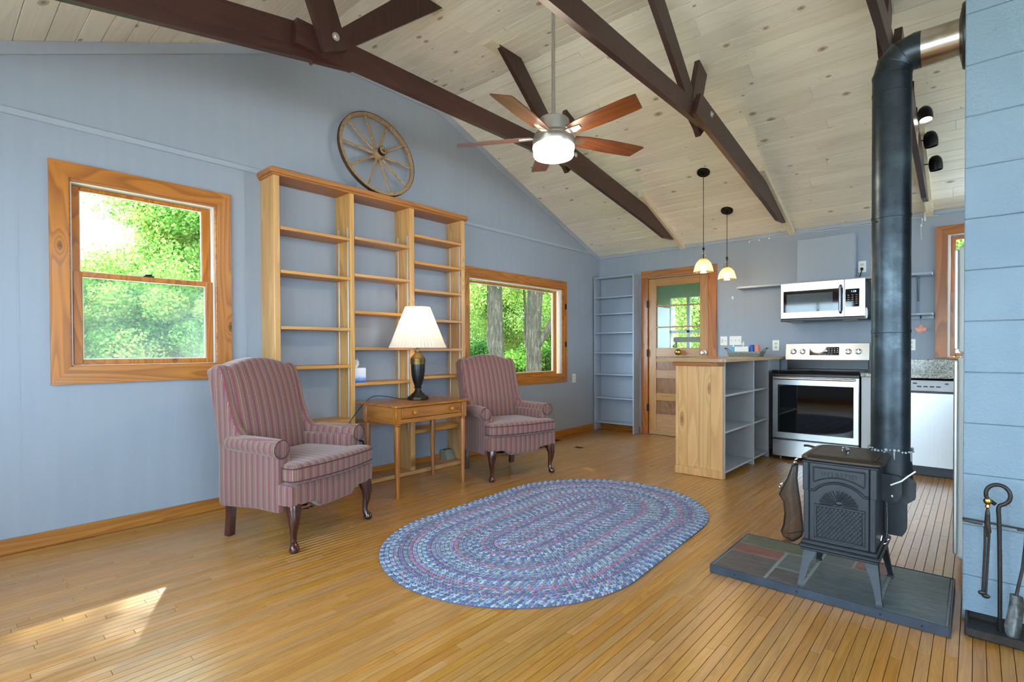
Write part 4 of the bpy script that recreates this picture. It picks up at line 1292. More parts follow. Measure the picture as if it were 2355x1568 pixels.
for s in (-1, 1):
    xx = cx + s * .178
    m = MB().tube([(xx, ty - .04, tz + .05), (xx + s * .02, ty - .04, tz + .075), (xx + s * .045, ty - .035, tz + .095), (xx + s * .045, ty + .035, tz + .095), (xx + s * .02, ty + .04, tz + .075), (xx, ty + .04, tz + .05)], .0025, 6); h = obj('handle', m, M['iron'], t)
    m = MB().tube([(xx + s * .045, ty - .03, tz + .095), (xx + s * .045, ty + .03, tz + .095)], .007, 8); obj('grip', m, M['mahog'], h)
t = thing('tissue_box', 'white flat tissue box in the galvanized tray on the island', 'tissue box', (-1.985, ty, tz))
obj('carton', MB().box(-2.065, -1.915, ty - .055, ty + .055, tz + .004, tz + .115, .003), M['white'], t); tissue(t, (-1.985, ty, tz + .113), .05)
for nm, hx, x, hc in (('blue plastic tumbler upside down beside the coral one in the tray', '#2058b8', -1.888, 1), ('coral plastic tumbler upside down at the right end of the tray', '#e07a68', -1.832, 2)):
    m = MB().lathe([(.026, .0), (.0265, .003), (.0225, .125), (.020, .130), (.0001, .130)], 20, (x, ty - .01, tz + .004))
    solid('tumbler', m, plain('tumbler_plastic', hx, .35, var=.02), nm, 'cup', (x, ty - .01, tz + .004), 'tumblers in the tray')
t = thing('soap_bottle', 'small blue bottle with a white cap beside the tissue box in the tray', 'bottle', (-2.095, ty, tz))
obj('bottle_body', MB().box(-2.112, -2.078, ty - .014, ty + .014, tz + .004, tz + .112, .006), plain('blue_bottle', '#3fb2d8', .3), t)
obj('cap', MB().lathe([(.009, 0), (.009, .02), (.0001, .021)], 12, (-2.095, ty, tz + .112)), M['white'], t)

# ================================================================== RANGE
YR = 5.94
t = thing('range', 'stainless electric range with black glass cooktop against the back wall', 'range', (-1.218, 6.2, 0))
x0, x1 = -1.605, -.832
obj('body', MB().box(x0 + .004, x1 - .004, YR + .045, 6.545, .03, .905, .002), M['blackmat'], t)
m = MB()
for x in (x0 + .06, x1 - .06):
    for y in (YR + .1, 6.45): m.lathe([(.014, 0), (.014, .006), (.008, .01), (.008, .03)], 10, (x, y, .0005))
obj('foot', m, M['nickel'], t)
obj('cooktop', MB().box(x0, x1, YR - .012, 6.48, .893, .930, .008), M['bglass'], t)
m = MB()
for (x, y, r) in ((-1.42, 6.08, .10), (-1.02, 6.08, .075), (-1.42, 6.33, .075), (-1.02, 6.33, .10)):
    m.lathe([(r, .9303), (r + .003, .9305), (r + .003, .9303)], 32, (x, y, 0), caps=False)
obj('burner_ring', m, M['print'], t)
obj('front_trim', MB().box(x0 + .002, x1 - .002, YR, YR + .045, .868, .892, .002), M['blackmat'], t)
dr = obj('oven_door', MB().box(x0 + .004, x1 - .004, YR, YR + .044, .222, .866, .005), M['steel'], t)
obj('window', MB().box(-1.549, -.879, YR - .0025, YR + .002, .287, .779, .002), M['bglass'], dr)
m = MB().tube([(x0 + .03, YR - .042, .846), (x1 - .03, YR - .042, .846)], .0125, 12)
for x in (x0 + .05, x1 - .05): m.box(x - .012, x + .012, YR - .042, YR, .839, .853, .002)
obj('handle', m, M['steel'], dr)
obj('drawer', MB().box(x0 + .004, x1 - .004, YR, YR + .044, .035, .208, .005), M['steel'], t)
bk = obj('control_panel', MB().prism([(6.475, 1.030), (6.50, 1.204), (6.51, 1.209), (6.545, 1.209), (6.545, 1.030)], 'X', x0 - .004, x1 + .008), M['steel'], t)
obj('vent_panel', MB().box(x0 + .012, x1 - .004, 6.488, 6.545, .930, 1.030, .003), M['blackmat'], t)
tilt = math.atan2(.025, .174)
def onpanel(x, z): return 6.475 + (z - 1.030) * .025 / .174
dsp = obj('display', MB().prism([(onpanel(0, 1.079) - .002, 1.079), (onpanel(0, 1.168) - .002, 1.168), (onpanel(0, 1.168) + .004, 1.168), (onpanel(0, 1.079) + .004, 1.079)], 'X', -1.372, -1.092), M['bglass'], t)
PM = lambda x, z: Matrix.Translation((x, onpanel(x, z) - .0028, z)) @ Matrix.Rotation(PI / 2 - tilt, 4, 'X')
text('clock_digits', '1:20', .022, M['lcd'], t, PM(-1.222, 1.126))
m = MB()
for i in range(3):
    for j in range(4):
        x, z = -1.185 + .026 * j, 1.148 - .018 * i; m.box(x - .005, x + .005, onpanel(x, z) - .0032, onpanel(x, z) - .002, z - .003, z + .003)
for j in range(5):
    x = -1.275 + .028 * j; m.box(x - .009, x + .009, onpanel(x, 1.092) - .0032, onpanel(x, 1.092) - .002, 1.090, 1.094)
for i in range(4): m.box(-1.36, -1.335 + .01 * (i % 2), onpanel(0, 1.15) - .0045, onpanel(0, 1.15) - .0025, 1.104 + .014 * i, 1.107 + .014 * i)
obj('key_print', m, M['printw'], dsp)
for x in (-1.530, -1.440, -1.008, -.918):
    z = 1.118; y = onpanel(x, z)
    RM = Matrix.Translation((x, y, z)) @ Matrix.Rotation(PI / 2 - tilt, 4, 'X')
    m = MB().lathe([(.031, 0), (.031, .004), (.027, .006), (.025, .022), (.022, .024), (.0001, .024)], 28, M=RM)
    kb = obj('knob', m, M['nickel'], t)
    obj('grip', MB().box(-.006, .006, -.024, .024, .022, .036, .003, M=RM), M['steelv'], kb)
    m = MB()
    for a in (-120, -60, 0, 60, 120): m.box(-.0015, .0015, .036, .042, 0.0002, .0006, M=RM @ Matrix.Rotation(math.radians(a), 4, 'Z'))
    obj('dial_print', m, M['print'], kb)
text('lettering', 'SAMSUNG', .016, M['print'], t, PM(-1.222, 1.052))

# ================================================================== MICROWAVE
t = thing('microwave', 'stainless over-the-range microwave under the long grey shelf', 'microwave', (-1.2, 6.36, 1.44))
x0, x1, y0, z0, z1 = -1.581, -.820, 6.16, 1.440, 1.845
obj('body', MB().box(x0 + .003, x1 - .003, y0 + .03, YB - .002, z0 + .004, z1 - .002, .003), M['blackmat'], t)
dr = obj('door', MB().box(x0, -.995, y0, y0 + .03, z0 + .03, z1, .004), M['steel'], t)
obj('window', MB().box(x0 + .028, -1.005, y0 - .0025, y0 + .002, z0 + .095, z1 - .085, .003), M['bglass'], dr)
m = MB().box(x0 + .06, -1.095, y0 - .0035, y0 - .0024, z0 + .115, z1 - .118, .0003); obj('mesh_window', m, plain('grey_glass', '#565f66', .05, spec=.6), dr)
m = MB().tube([(-1.025, y0 - .004, z0 + .075), (-1.025, y0 - .034, z0 + .085), (-1.025, y0 - .042, (z0 + z1) / 2), (-1.025, y0 - .034, z1 - .075), (-1.025, y0 - .004, z1 - .065)], .0125, 10, flat=1.3); obj('handle', m, plain('dark_stainless', '#77757a', .3, metal=1), dr)
cp = obj('control_panel', MB().box(-.993, x1, y0, y0 + .03, z0 + .03, z1, .004), M['steel'], t)
obj('keypad', MB().box(-.985, -.865, y0 - .0025, y0 + .002, z0 + .125, z1 - .10, .002), M['bglass'], cp)
text('clock_digits', '1:20', .024, M['lcd'], t, FRONT(-.915, y0 - .003, z1 - .127))
m = MB()
for i in range(5):
    for j in range(3): m.box(-.966 + .034 * j, -.950 + .034 * j, y0 - .0032, y0 - .0024, z1 - .165 - .021 * i, z1 - .161 - .021 * i)
obj('key_print', m, M['printw'], cp)
text('lettering', 'SAMSUNG', .015, M['print'], t, FRONT(-1.29, y0 - .0005, z0 + .055))
m = MB().box(x0, x1, y0 + .004, y0 + .03, z0, z0 + .029, .004); obj('bottom_grille', m, M['blackmat'], t)
for (a, b) in ((-1.50, -1.38), (-1.02, -.90)): obj('lamp_cover', MB().box(a, b, 6.22, 6.30, z0 - .003, z0 + .003, .001), M['ivory'], t)
m = MB().lathe([(.055, 0), (.055, .006), (.048, .012), (.0001, .012)], 28, (x1 - .003, 6.23, z0 + .062), 'X'); 
solid('kitchen_timer', m, M['white'], 'round white dial stuck to the right side of the microwave', 'timer', (x1 - .003, 6.23, z0 + .062))

solid('vent_cover', MB().box(-1.492, -.953, 6.462, YB - .001, 1.884, 2.352, .003), M['trimpaint'], 'plain painted box above the microwave and shelf', 'cover', (-1.22, 6.52, 1.884))

t = thing('wall_shelf', 'long blue grey shelf on brackets running over the microwave', 'shelf', (-1.2, 6.48, 1.85))
obj('shelf_board', MB().box(-2.112, -.318, 6.380, YB - .001, 1.856, 1.880, .002), M['greyshelf'], t)
def bracket(x, zt, par, drop=.30, d=.17, mat=None):
    m = MB(); m.box(x - .011, x + .011, YB - .006, YB - .0005, zt - drop, zt, .001).box(x - .011, x + .011, YB - d, YB - .006, zt - .006, zt, .001)
    m.prism([(YB - d * .85, zt - .006), (YB - .006, zt - drop * .6), (YB - .006, zt - drop * .6 - .02), (YB - d * .85 - .02, zt - .006)], 'X', x - .003, x + .003)
    obj('bracket', m, plain('painted_steel_bracket', '#5d6774', .4, metal=.4), par)
bracket(-1.642, 1.8555, t); bracket(-.432, 1.8555, t, .37)
t = thing('wall_shelf', 'short lower grey shelf right of the stovepipe with a leaf hanging under it', 'shelf', (-.55, 6.48, 1.46))
obj('shelf_board', MB().box(-.78, -.312, 6.380, YB - .001, 1.470, 1.490, .002), M['greyshelf'], t)
obj('apron', MB().box(-.78, -.312, YB - .03, YB - .001, 1.438, 1.4698, .002), M['greyshelf'], t)
# maple leaf
t = thing('leaf_ornament', 'orange glass maple leaf ornament hanging from the lower grey shelf', 'ornament', (-.405, 6.45, 1.335))
lp = [(0, -.05), (.006, -.02), (.022, -.032), (.02, -.022), (.046, -.012), (.038, -.004), (.050, .018), (.030, .014), (.026, .022), (.012, .010), (.017, .036), (.009, .033), (0, .052)]
lp = lp + [(-a, b) for a, b in lp[::-1][1:-1]]
m = MB().prism([(-.405 + a, 1.335 + b) for a, b in lp], 'Y', 6.448, 6.451); obj('leaf', m, plain('amber_glass_leaf', '#d0641c', .25, var=.35, vscale=40), t)
obj('thread', MB().tube([(-.405, 6.4495, 1.385), (-.405, 6.4495, 1.44)], .0008, 5).box(-.412, -.398, 6.447, 6.452, 1.438, 1.470), M['cord'], t)

# ================================================================== DISHWASHER, SINK COUNTER
YD = 5.985
t = thing('dishwasher', 'stainless dishwasher with a grey control strip right of the stovepipe', 'dishwasher', (-.44, 6.2, 0))
x0, x1 = -.742, -.140
obj('body', MB().box(x0 + .003, x1 - .003, YD + .03, 6.55, .02, .862), M['blackmat'], t)
obj('control_strip', MB().box(x0, x1, YD, YD + .03, .765, .862, .004), plain('silver_grey_plastic', '#b9bfc8', .3), t)
obj('door', MB().box(x0, x1, YD, YD + .03, .085, .750, .005), M['steelv'], t)
obj('pull_recess', MB().box(x0 + .05, x1 - .05, YD + .012, YD + .03, .749, .766), M['blackmat'], t)
obj('toe_kick', MB().box(x0, x1, YD + .025, YD + .05, .004, .083, .002), plain('dark_blue_grey_kick', '#2c3440', .4), t)
m = MB()
for j in range(4): m.box(-.40 + .045 * j, -.368 + .045 * j, YD - .0008, YD, .800, .812, .0003)
m.box(-.43, -.40, YD - .0008, YD, .828, .840, .0003).box(-.18, -.205, YD - .0008, YD, .828, .840, .0003)
obj('button_print', m, M['print'], t)
t = thing('base_cabinet', 'narrow white filler cabinet between the range and the dishwasher', 'cabinet', (-.785, 6.2, 0))
m = MB().box(-.826, -.748, YD + .012, 6.55, .09, .880, .003).box(-.826, -.748, YD + .06, 6.5, .001, .09); obj('body', m, plain('white_cabinet_paint', '#cfd3d8', .4, var=.02), t)
t = thing('base_cabinet', 'white sink cabinet right of the dishwasher mostly behind the refrigerator', 'cabinet', (.4, 6.2, 0))
m = MB().box(-.134, 1.3, YD + .012, 6.55, .09, .880, .003).box(-.134, 1.3, YD + .06, 6.5, .001, .09); obj('body', m, plain('white_cabinet_paint', '#cfd3d8', .4, var=.02), t)
for a, b in ((-.12, .30), (.31, .8)): obj('cabinet_door', MB().box(a, b, YD - .006, YD + .012, .11, .86, .004), plain('white_cabinet_paint', '#cfd3d8', .4, var=.02), t)
t = thing('stone_counter', 'speckled granite counter with backsplash right of the range', 'counter', (.2, 6.3, .88))
obj('slab', MB().box(-.828, 1.3, 5.955, 6.55, .8805, .915, .004), M['granite'], t)
obj('backsplash', MB().box(-.80, 1.3, 6.55, YB - .001, .8805, 1.042, .004), M['granite'], t)

# ================================================================== WALL PLATES, HOOKS, STRING LIGHT, VENTS
def plate(name, lab, x0, x1, z0, z1, kind, n=1, axis='Y', grp=None):
    c = ((x0 + x1) / 2, YB, (z0 + z1) / 2) if axis == 'Y' else (XA, (x0 + x1) / 2, (z0 + z1) / 2)
    t = thing(name, lab, 'outlet' if kind == 'outlet' else 'switch', c)
    def bx(m, a, b, d0, d1, e, f, ch=0):
        return m.box(a, b, YB - d1, YB - d0, e, f, ch) if axis == 'Y' else m.box(XA + d0, XA + d1, a, b, e, f, ch)
    obj('cover_plate', bx(MB(), x0, x1, .0, .006, z0, z1, .002), M['white'], t)
    zc = (z0 + z1) / 2
    for i in range(n):
        xc = x0 + (x1 - x0) * (i + .5) / n
        if kind == 'outlet':
            for dz in (-.022, .022):
                m = bx(MB(), xc - .0155, xc + .0155, .006, .0075, zc + dz - .014, zc + dz + .014, .001); r = obj('receptacle', m, M['ivory'], t)
                m = MB(); bx(m, xc - .007, xc - .0045, .0074, .0079, zc + dz - .003, zc + dz + .006); bx(m, xc + .0045, xc + .007, .0074, .0079, zc + dz - .003, zc + dz + .006); bx(m, xc - .0025, xc + .0025, .0074, .0079, zc + dz - .010, zc + dz - .006); obj('outlet_slot', m, M['cord'], r)
        else:
            m = bx(MB(), xc - .005, xc + .005, .006, .008, zc - .012, zc + .012); bx(m, xc - .0035, xc + .0035, .008, .018, zc, zc + .008, .001); obj('toggle', m, M['ivory'], t)
    return t


t = plate('light_switch', 'two-gang switch plate beside the oak door casing', -2.371, -2.287, 1.195, 1.305, 'switch', 2)
m = MB().lathe([(.018, .006), (.018, .012), (.008, .018), (.0001, .019)], 18, (0, 0, 0), 'Y'); m.v = [(p[0] - 2.352, YB - p[1], p[2] * 1.5 + 1.25) for p in m.v]; obj('dimmer_slide', m, M['ivory'], t)
plate('light_switch', 'three-gang switch plate above the tissue box on the counter', -2.261, -2.120, 1.197, 1.306, 'switch', 3)
plate('wall_outlet', 'white wall outlet above the island counter left of the range', -1.772, -1.700, 1.13, 1.250, 'outlet')
t = plate('wall_outlet', 'wall outlet with a plug above the right end of the microwave', -.937, -.867, 1.95, 2.068, 'outlet')
m = MB().box(-.914, -.890, YB - .035, YB - .007, 1.968, 1.998, .005).tube([(-.902, YB - .03, 1.975), (-.902, YB - .05, 1.95), (-.915, YB - .04, 1.905), (-.935, YB - .03, 1.882)], .005, 8); obj('plug', m, M['black'], t, label='dark plug with its cord')
plate('wall_outlet', 'wall outlet half hidden by the stovepipe above the granite backsplash', -.525, -.453, 1.13, 1.242, 'outlet')
plate('wall_outlet', 'white outlet on the left wall right of the wide window', 5.900, 5.978, .702, .820, 'outlet', 1, 'X')
t = thing('string_light', 'thin string light cord with white clips along the back wall trim', 'cord', (-1.2, 6.56, 2.44))
m = MB().tube([(-2.02 + i * .145, YB - .014, 2.438 + .004 * math.sin(i * 2.1) + (.006 if i % 3 else 0)) for i in range(13)], .0018, 5); obj('wire', m, M['white'], t)
for (x, z) in ((-2.03, 2.425), (-1.92, 2.428), (-1.81, 2.434), (-.79, 2.40), (-.405, 2.42), (-.412, 2.36)):
    m = MB().box(x - .006, x + .006, YB - .016, YB - .001, z - .012, z + .012, .003); obj('clip', m, M['white'], t)
m = MB().box(-.39, -.375, YB - .018, YB - .004, 2.40, 2.49, .002).tube([(-.385, YB - .012, 2.43), (-.40, YB - .01, 2.42), (-.415, YB - .01, 2.34), (-.41, YB - .01, 2.22)], .0018, 5); obj('drop_wire', m, M['white'], t)
m = MB().box(-2.235, -2.215, YB - .004, YB - .0005, 1.755, 1.79, .001).tube([(-2.225, YB - .004, 1.762), (-2.225, YB - .014, 1.76), (-2.225, YB - .016, 1.77)], .003, 6)
solid('wall_hook', m, M['white'], 'tiny white wall hook left of the grey shelf', 'hook', (-2.225, YB, 1.77))
for (lab, x, y, w_, d_) in (('dark floor register in the open oak floor beyond the second armchair', -3.49, 5.13, .10, .065), ('small dark floor register close to the left wall baseboard', -3.98, 5.35, .07, .10)):
    t = thing('floor_register', lab, 'vent', (x, y, 0))
    obj('frame', MB().box(x - w_ / 2, x + w_ / 2, y - d_ / 2, y + d_ / 2, .0002, .004, .001), M['blackmat'], t)
    m = MB()
    for i in range(6): a = x - w_ / 2 + w_ * (i + .7) / 6.6; m.box(a, a + .004, y - d_ / 2 + .008, y + d_ / 2 - .008, .004, .006)
    obj('louvre', m, M['iron'], t)

# ================================================================== HEARTH PAD
HT = .042
t = thing('hearth_pad', 'slate tiled hearth pad with a blued steel edge under the wood stove', 'hearth', (-.55, 2.99, 0))
hx0, hx1, hy0, hy1 = -1.022, -.074, 2.697, 3.285
obj('grout_bed', MB().box(hx0 + .004, hx1 - .004, hy0 + .004, hy1 - .004, .001, HT - .003), M['grout'], t)
for (a, b, c, d) in ((hx0, hx1, hy0 - .004, hy0 + .003), (hx0, hx1, hy1 - .003, hy1 + .004), (hx0 - .004, hx0 + .003, hy0, hy1), (hx1 - .003, hx1 + .004, hy0, hy1)):
    obj('edge_strip', MB().box(a, b, c, d, .001, HT + .002, .0015), M['steeltrim'], t)
for x in (-.90, -.62, -.30, -.16): obj('screw', MB().lathe([(.004, 0), (.004, -.002), (.0001, -.003)], 10, (x, hy0 - .004, .022), 'Y'), M['black'], t)
for (a, b, c, d, mm) in ((-1.01, -.612, 3.118, 3.278, 'slategreen'), (-1.01, -.772, 2.985, 3.108, 'slatered'), (-1.01, -.772, 2.705, 2.975, 'slatebrown'), (-.758, -.614, 2.885, 3.108, 'slate'), (-.758, -.614, 2.705, 2.872, 'slatebrown'), (-.600, -.318, 2.705, 3.108, 'slate'), (-.600, -.470, 3.120, 3.278, 'slate'), (-.456, -.318, 3.120, 3.278, 'slatered'), (-.304, -.086, 2.705, 3.278, 'slate')):
    dz = rnd.uniform(-.0006, .001)
    obj('slate_tile', MB().box(a, b, c, d, .004, HT + dz, .0025), M[mm], t)

# ================================================================== WOOD STOVE
ST = M['stove']
t = thing('wood_stove', 'small black cast iron wood stove standing on the slate hearth', 'stove', (-.46, 2.90, HT))
fx0, fx1, fy = -.602, -.322, 2.742
obj('firebox', MB().box(fx0 + .004, fx1 - .004, fy + .006, 3.10, .255, .628, .004), ST, t)
m = MB()
m.box(fx0, -.580, fy - .004, fy + .02, .262, .626, .003).box(fx0 - .004, fx0 + .02, fy - .006, fy + .03, .492, .626, .003)
obj('pilaster', m, ST, t)
m = MB().box(-.345, fx1, fy - .004, fy + .02, .262, .626, .003).box(fx1 - .022, fx1 + .004, fy - .006, fy + .03, .492, .626, .003)
obj('pilaster', m, ST, t)
# door plate with raised mouldings
dp = obj('door_plate', MB().box(-.578, -.347, fy - .002, fy + .018, .262, .626, .002), ST, t)
def frame(a, b, c, d, w_, y0, y1, bev=.0015):
    m = MB(); m.box(a, b, y0, y1, c, c + w_, bev).box(a, b, y0, y1, d - w_, d, bev).box(a, a + w_, y0, y1, c + w_, d - w_, bev).box(b - w_, b, y0, y1, c + w_, d - w_, bev); return m
cx = -.4615
arc = lambda r, zc, a0, a1, n_, y: [(cx + r * math.cos(math.radians(a)), y, zc + r * math.sin(math.radians(a))) for a in [a0 + (a1 - a0) * i / n_ for i in range(n_ + 1)]]
m = MB()
pts = [(-.561, fy - .003, .604), (-.361, fy - .003, .604)]
m.tube([(-.561, fy - .003, .540), (-.561, fy - .003, .604)], .0035, 6).tube(pts, .0035, 6).tube([(-.361, fy - .003, .604), (-.361, fy - .003, .540)], .0035, 6)
m.tube(arc(.175, .3905, 56, 124, 16, fy - .003), .0035, 6)
m.tube([(-.578, fy - .004, .497), (-.556, fy - .004, .497)] + arc(.125, .418, 141, 39, 20, fy - .005) + [(-.367, fy - .004, .497), (-.347, fy - .004, .497)], .0062, 8)
obj('moulding', m, ST, dp)
text('lettering', 'INTREPID', .030, M['cord'], t, FRONT(cx, fy - .004, .577), .0015)
m = MB()
zc = .452
for i in range(15):
    a = math.radians(-12 + 204 * i / 14); L_ = .068 if 1 < i < 13 else .074
    d = Vector((math.cos(a), 0, math.sin(a) * .82))
    m.tube([(cx + d.x * .018, fy - .002, zc + d.z * .018), (cx + d.x * L_ * .6, fy - .005, zc + d.z * L_ * .6), (cx + d.x * L_, fy - .003, zc + d.z * L_)], [.0022, .0048, .0058], 6)
m.ball((cx, fy - .001, zc), .016, 12, 8, (1, .5, .8))
for s in (-1, 1): m.tube([(cx + s * .014, fy - .002, zc - .002), (cx + s * .03, fy - .003, zc - .012), (cx + s * .06, fy - .003, zc - .016)], [.004, .005, .003], 6)
obj('shell_relief', m, ST, dp)
obj('lattice_frame', frame(-.558, -.361, .275, .436, .009, fy - .007, fy - .001), ST, dp)
m = MB(); a, b, c, d = -.549, -.370, .284, .427
import itertools
step = .0155; slope = 1.35
for sgn in (1, -1):
    k = -40
    while k < 60:
        # line z = c + slope*sgn*(x - x0)
        xo = a + k * step; segs = []
        for x in (a, b):
            z = c + sgn * slope * (x - xo)
            if c <= z <= d: segs.append((x, z))
        for z in (c, d):
            x = xo + sgn * (z - c) / slope
            if a < x < b: segs.append((x, z))
        if len(segs) >= 2:
            segs.sort(); p, q = segs[0], segs[-1]
            if math.hypot(p[0] - q[0], p[1] - q[1]) > .008: m.tube([(p[0], fy - .0025, p[1]), (q[0], fy - .0025, q[1])], .0014, 4, caps=False)
        k += 1
o = obj('lattice_relief', m, ST, dp)
m = MB().box(fx0 - .008, fx1 + .008, fy - .012, 3.11, .243, .262, .004).box(fx0 - .016, fx1 + .018, fy - .020, 3.115, .226, .244, .005).box(fx0 - .010, fx1 + .010, fy - .012, 3.11, .214, .227, .003)
obj('base_moulding', m, ST, t)
m = MB().box(fx0 - .006, fx1 + .010, fy - .012, 3.105, .622, .634, .004); obj('cornice', m, ST, t)
def plan(g):
    P = [(-.612 - g, 2.762), (-.606 - g * .8, 2.735 - g), (-.585, 2.722 - g), (-.46, 2.717 - g), (-.335, 2.724 - g), (-.310 + g, 2.735 - g), (-.300 + g, 2.76), (-.300 + g, 3.10 + g), (-.53, 3.10 + g)]
    P += [(-.53 + (.082 + g) * math.cos(a), 3.02 + (.082 + g) * math.sin(a)) for a in [PI / 2 + PI / 2 * i / 6 for i in range(1, 7)]]
    return P
m = MB(); Ps = [(plan(-.010), .634), (plan(.004), .640), (plan(.004), .648), (plan(-.003), .655), (plan(-.014), .659)]
k = len(Ps[0][0]); vs = [(x, y, z) for P, z in Ps for x, y in P]
m.add(vs, [(i * k + j, i * k + (j + 1) % k, (i + 1) * k + (j + 1) % k, (i + 1) * k + j) for i in range(len(Ps) - 1) for j in range(k)] + [tuple(range(k)), tuple((len(Ps) - 1) * k + j for j in range(k))])
tp = obj('top_plate', m, M['stovetop'], t, label='rust tinted top plate')
m = MB(); P = plan(-.030); m.tube([(x, y, .6595) for x, y in P] + [(P[0][0], P[0][1], .6595)], .002, 5); obj('bead', m, M['stovetop'], tp)
m = MB(); m.box(-.462, -.456, 2.80, 2.98, .6588, .6605).box(-.448, -.442, 2.80, 2.98, .6588, .6605); obj('damper_slot', m, M['blackmat'], tp)
m = MB().tube([(-.452, 2.90, .660), (-.452, 2.90, .676)], .005, 8)
m.tube([(-.462 + .0010 * i, 2.872 + .0028 * i, .6755) for i in range(8)], .0105, 14)
for i in range(6): m.lathe([(.0105, -.002), (.0125, 0), (.0105, .002)], 14, (0, 0, 0), 'Y', caps=False, M=Matrix.Translation((-.461 + .0012 * i, 2.874 + .0035 * i, .6755)))
obj('top_knob', m, M['chrome'], t, label='coiled chrome knob on the top plate')
for sx, xx in ((-1, -.588), (1, -.330)):
    for sy, yy in ((-1, 2.762), (1, 3.075)):
        m = MB(); ex = xx + sx * .022; ey = yy + sy * .035
        def sec(f, zz, w_): 
            px, py = xx + (ex - xx) * f, yy + (ey - yy) * f
            return [(px - sx * w_, py + sy * .012, zz), (px + sx * .014, py + sy * .012, zz), (px + sx * .014, py - sy * w_, zz), (px - sx * w_ * .5, py - sy * w_ * .5, zz)]
        zs = [(0, .216, .040), (.12, .19, .032), (.35, .15, .020), (.6, .105, .013), (.85, .062, .009), (.95, HT + .012, .009), (1.0, HT + .002, .013)]
        vs = []
        for f, zz, w_ in zs: vs += sec(f, zz, w_)
        n_ = len(zs)
        m.add(vs, [(i * 4 + j, i * 4 + (j + 1) % 4, i * 4 + 4 + (j + 1) % 4, i * 4 + 4 + j) for i in range(n_ - 1) for j in range(4)] + [(0, 1, 2, 3), tuple((n_ - 1) * 4 + j for j in range(4))])
        obj('leg', m, ST, t)
# thermostat box, rear heat shield, chain and handles on the right side
m = MB().prism([(-.345, .452), (-.295, .438), (-.262, .455), (-.250, .482), (-.250, .555), (-.262, .566), (-.345, .572)], 'Y', 2.955, 2.985); b_ = obj('thermostat_box', m, ST, t)
obj('screw', MB().lathe([(.005, 0), (.005, -.003), (.0001, -.004)], 10, (-.287, 2.955, .472), 'Y'), M['chrome'], b_)
m = MB().prism([(-.322, .272), (-.255, .272), (-.240, .300), (-.240, .425), (-.208, .452), (-.206, .52), (-.24, .56), (-.322, .62)], 'Y', 3.03, 3.09); obj('heat_shield', m, ST, t)
m = MB()
for i in range(38): m.ball((-.306 + .003 * math.sin(i * .08), 2.95, .440 - .0045 * i), .0021, 6, 4)
obj('chain', m, M['chrome'], t)
m = MB().tube([(-.306, 2.95, .272), (-.300, 2.94, .262), (-.312, 2.938, .25), (-.326, 2.94, .262), (-.322, 2.945, .285)], .0022, 6).ball((-.300, 2.95, .272), .008); obj('chain_ring', m, M['chrome'], t)
m = MB().tube([(-.285, 2.88, .538), (-.245, 2.88, .562), (-.225, 2.88, .584), (-.196, 2.88, .612)], .0032, 8); obj('damper_wire', m, M['white'], t, label='bright bent damper wire')
m = MB().tube([(-.612, 3.02, .648), (-.65, 3.03, .652), (-.665, 3.03, .650)], .006, 8); obj('side_handle', m, M['stovetop'], t)
m = MB().box(-.585, -.33, 2.78, 3.0, .2140, .2145).lathe([(.006, .20), (.010, .214)], 8, (cx, 2.80, 0)); obj('ash_lip', m, ST, t)

# ---- stovepipe
PX, PY, PR = -.308, 3.10, .0785
t = thing('stovepipe', 'black stovepipe rising from the wood stove and turning into the chimney', 'pipe', (PX, PY, .6))
m = MB().lathe([(PR + .006, .60), (PR + .006, .668)], 40, (PX, PY, 0), caps=False).lathe([(PR + .003, .667), (PR + .003, .672), (PR, .673)], 40, (PX, PY, 0), caps=False)
m.add([], [])
# sloping boot from the collar down to the rear outlet
N = 24; vs = []
for i in range(N):
    a = 2 * PI * i / N; vs.append((PX + (PR + .006) * math.cos(a), PY + (PR + .006) * math.sin(a), .62))
for i in range(N):
    a = 2 * PI * i / N; vs.append((PX + .004 + (PR + .012) * math.cos(a), PY + (PR + .008) * math.sin(a), .545 - .06 * math.cos(a)))
m.add(vs, [(i, (i + 1) % N, N + (i + 1) % N, N + i) for i in range(N)] + [tuple(range(N, 2 * N))], True)
obj('boot_collar', m, ST, t)
m = MB(); r_ = random.Random(4)
for i in range(34):
    a = 2 * PI * i / 34; rr_ = PR + .008 + .002 * r_.random(); m.ball((PX + rr_ * math.cos(a), PY + rr_ * math.sin(a), .662 + .012 * r_.random()), .004 + .004 * r_.random(), 6, 4)
for (a, l) in ((-100, .05), (-75, .035), (-20, .045), (-140, .02)):
    x, y = PX + (PR + .0085) * math.cos(math.radians(a)), PY + (PR + .0085) * math.sin(math.radians(a)); m.tube([(x, y, .665), (x + .001, y, .665 - l)], [.004, .002], 6)
obj('furnace_cement', m, plain('grey_cement', '#8f979b', .8, var=.2), t, label='crumbly grey cement around the collar')
zs = [.66, 1.235, 1.78, 2.372, 2.455]
for i in range(4):
    z0, z1 = zs[i], zs[i + 1]
    m = MB().lathe([(PR, z0), (PR, z1 - .012), (PR + .0018, z1 - .010), (PR + .0018, z1 + .004)], 44, (PX, PY, 0), caps=False)
    sec_ = obj('pipe_section', m, M['pipe'], t)
    for a in (-130, -45):
        x, y = PX + (PR + .0015) * math.cos(math.radians(a)), PY + (PR + .0015) * math.sin(math.radians(a))
        obj('screw', MB().ball((x, y, z1 - .025), .005, 8, 6), M['iron'], sec_)
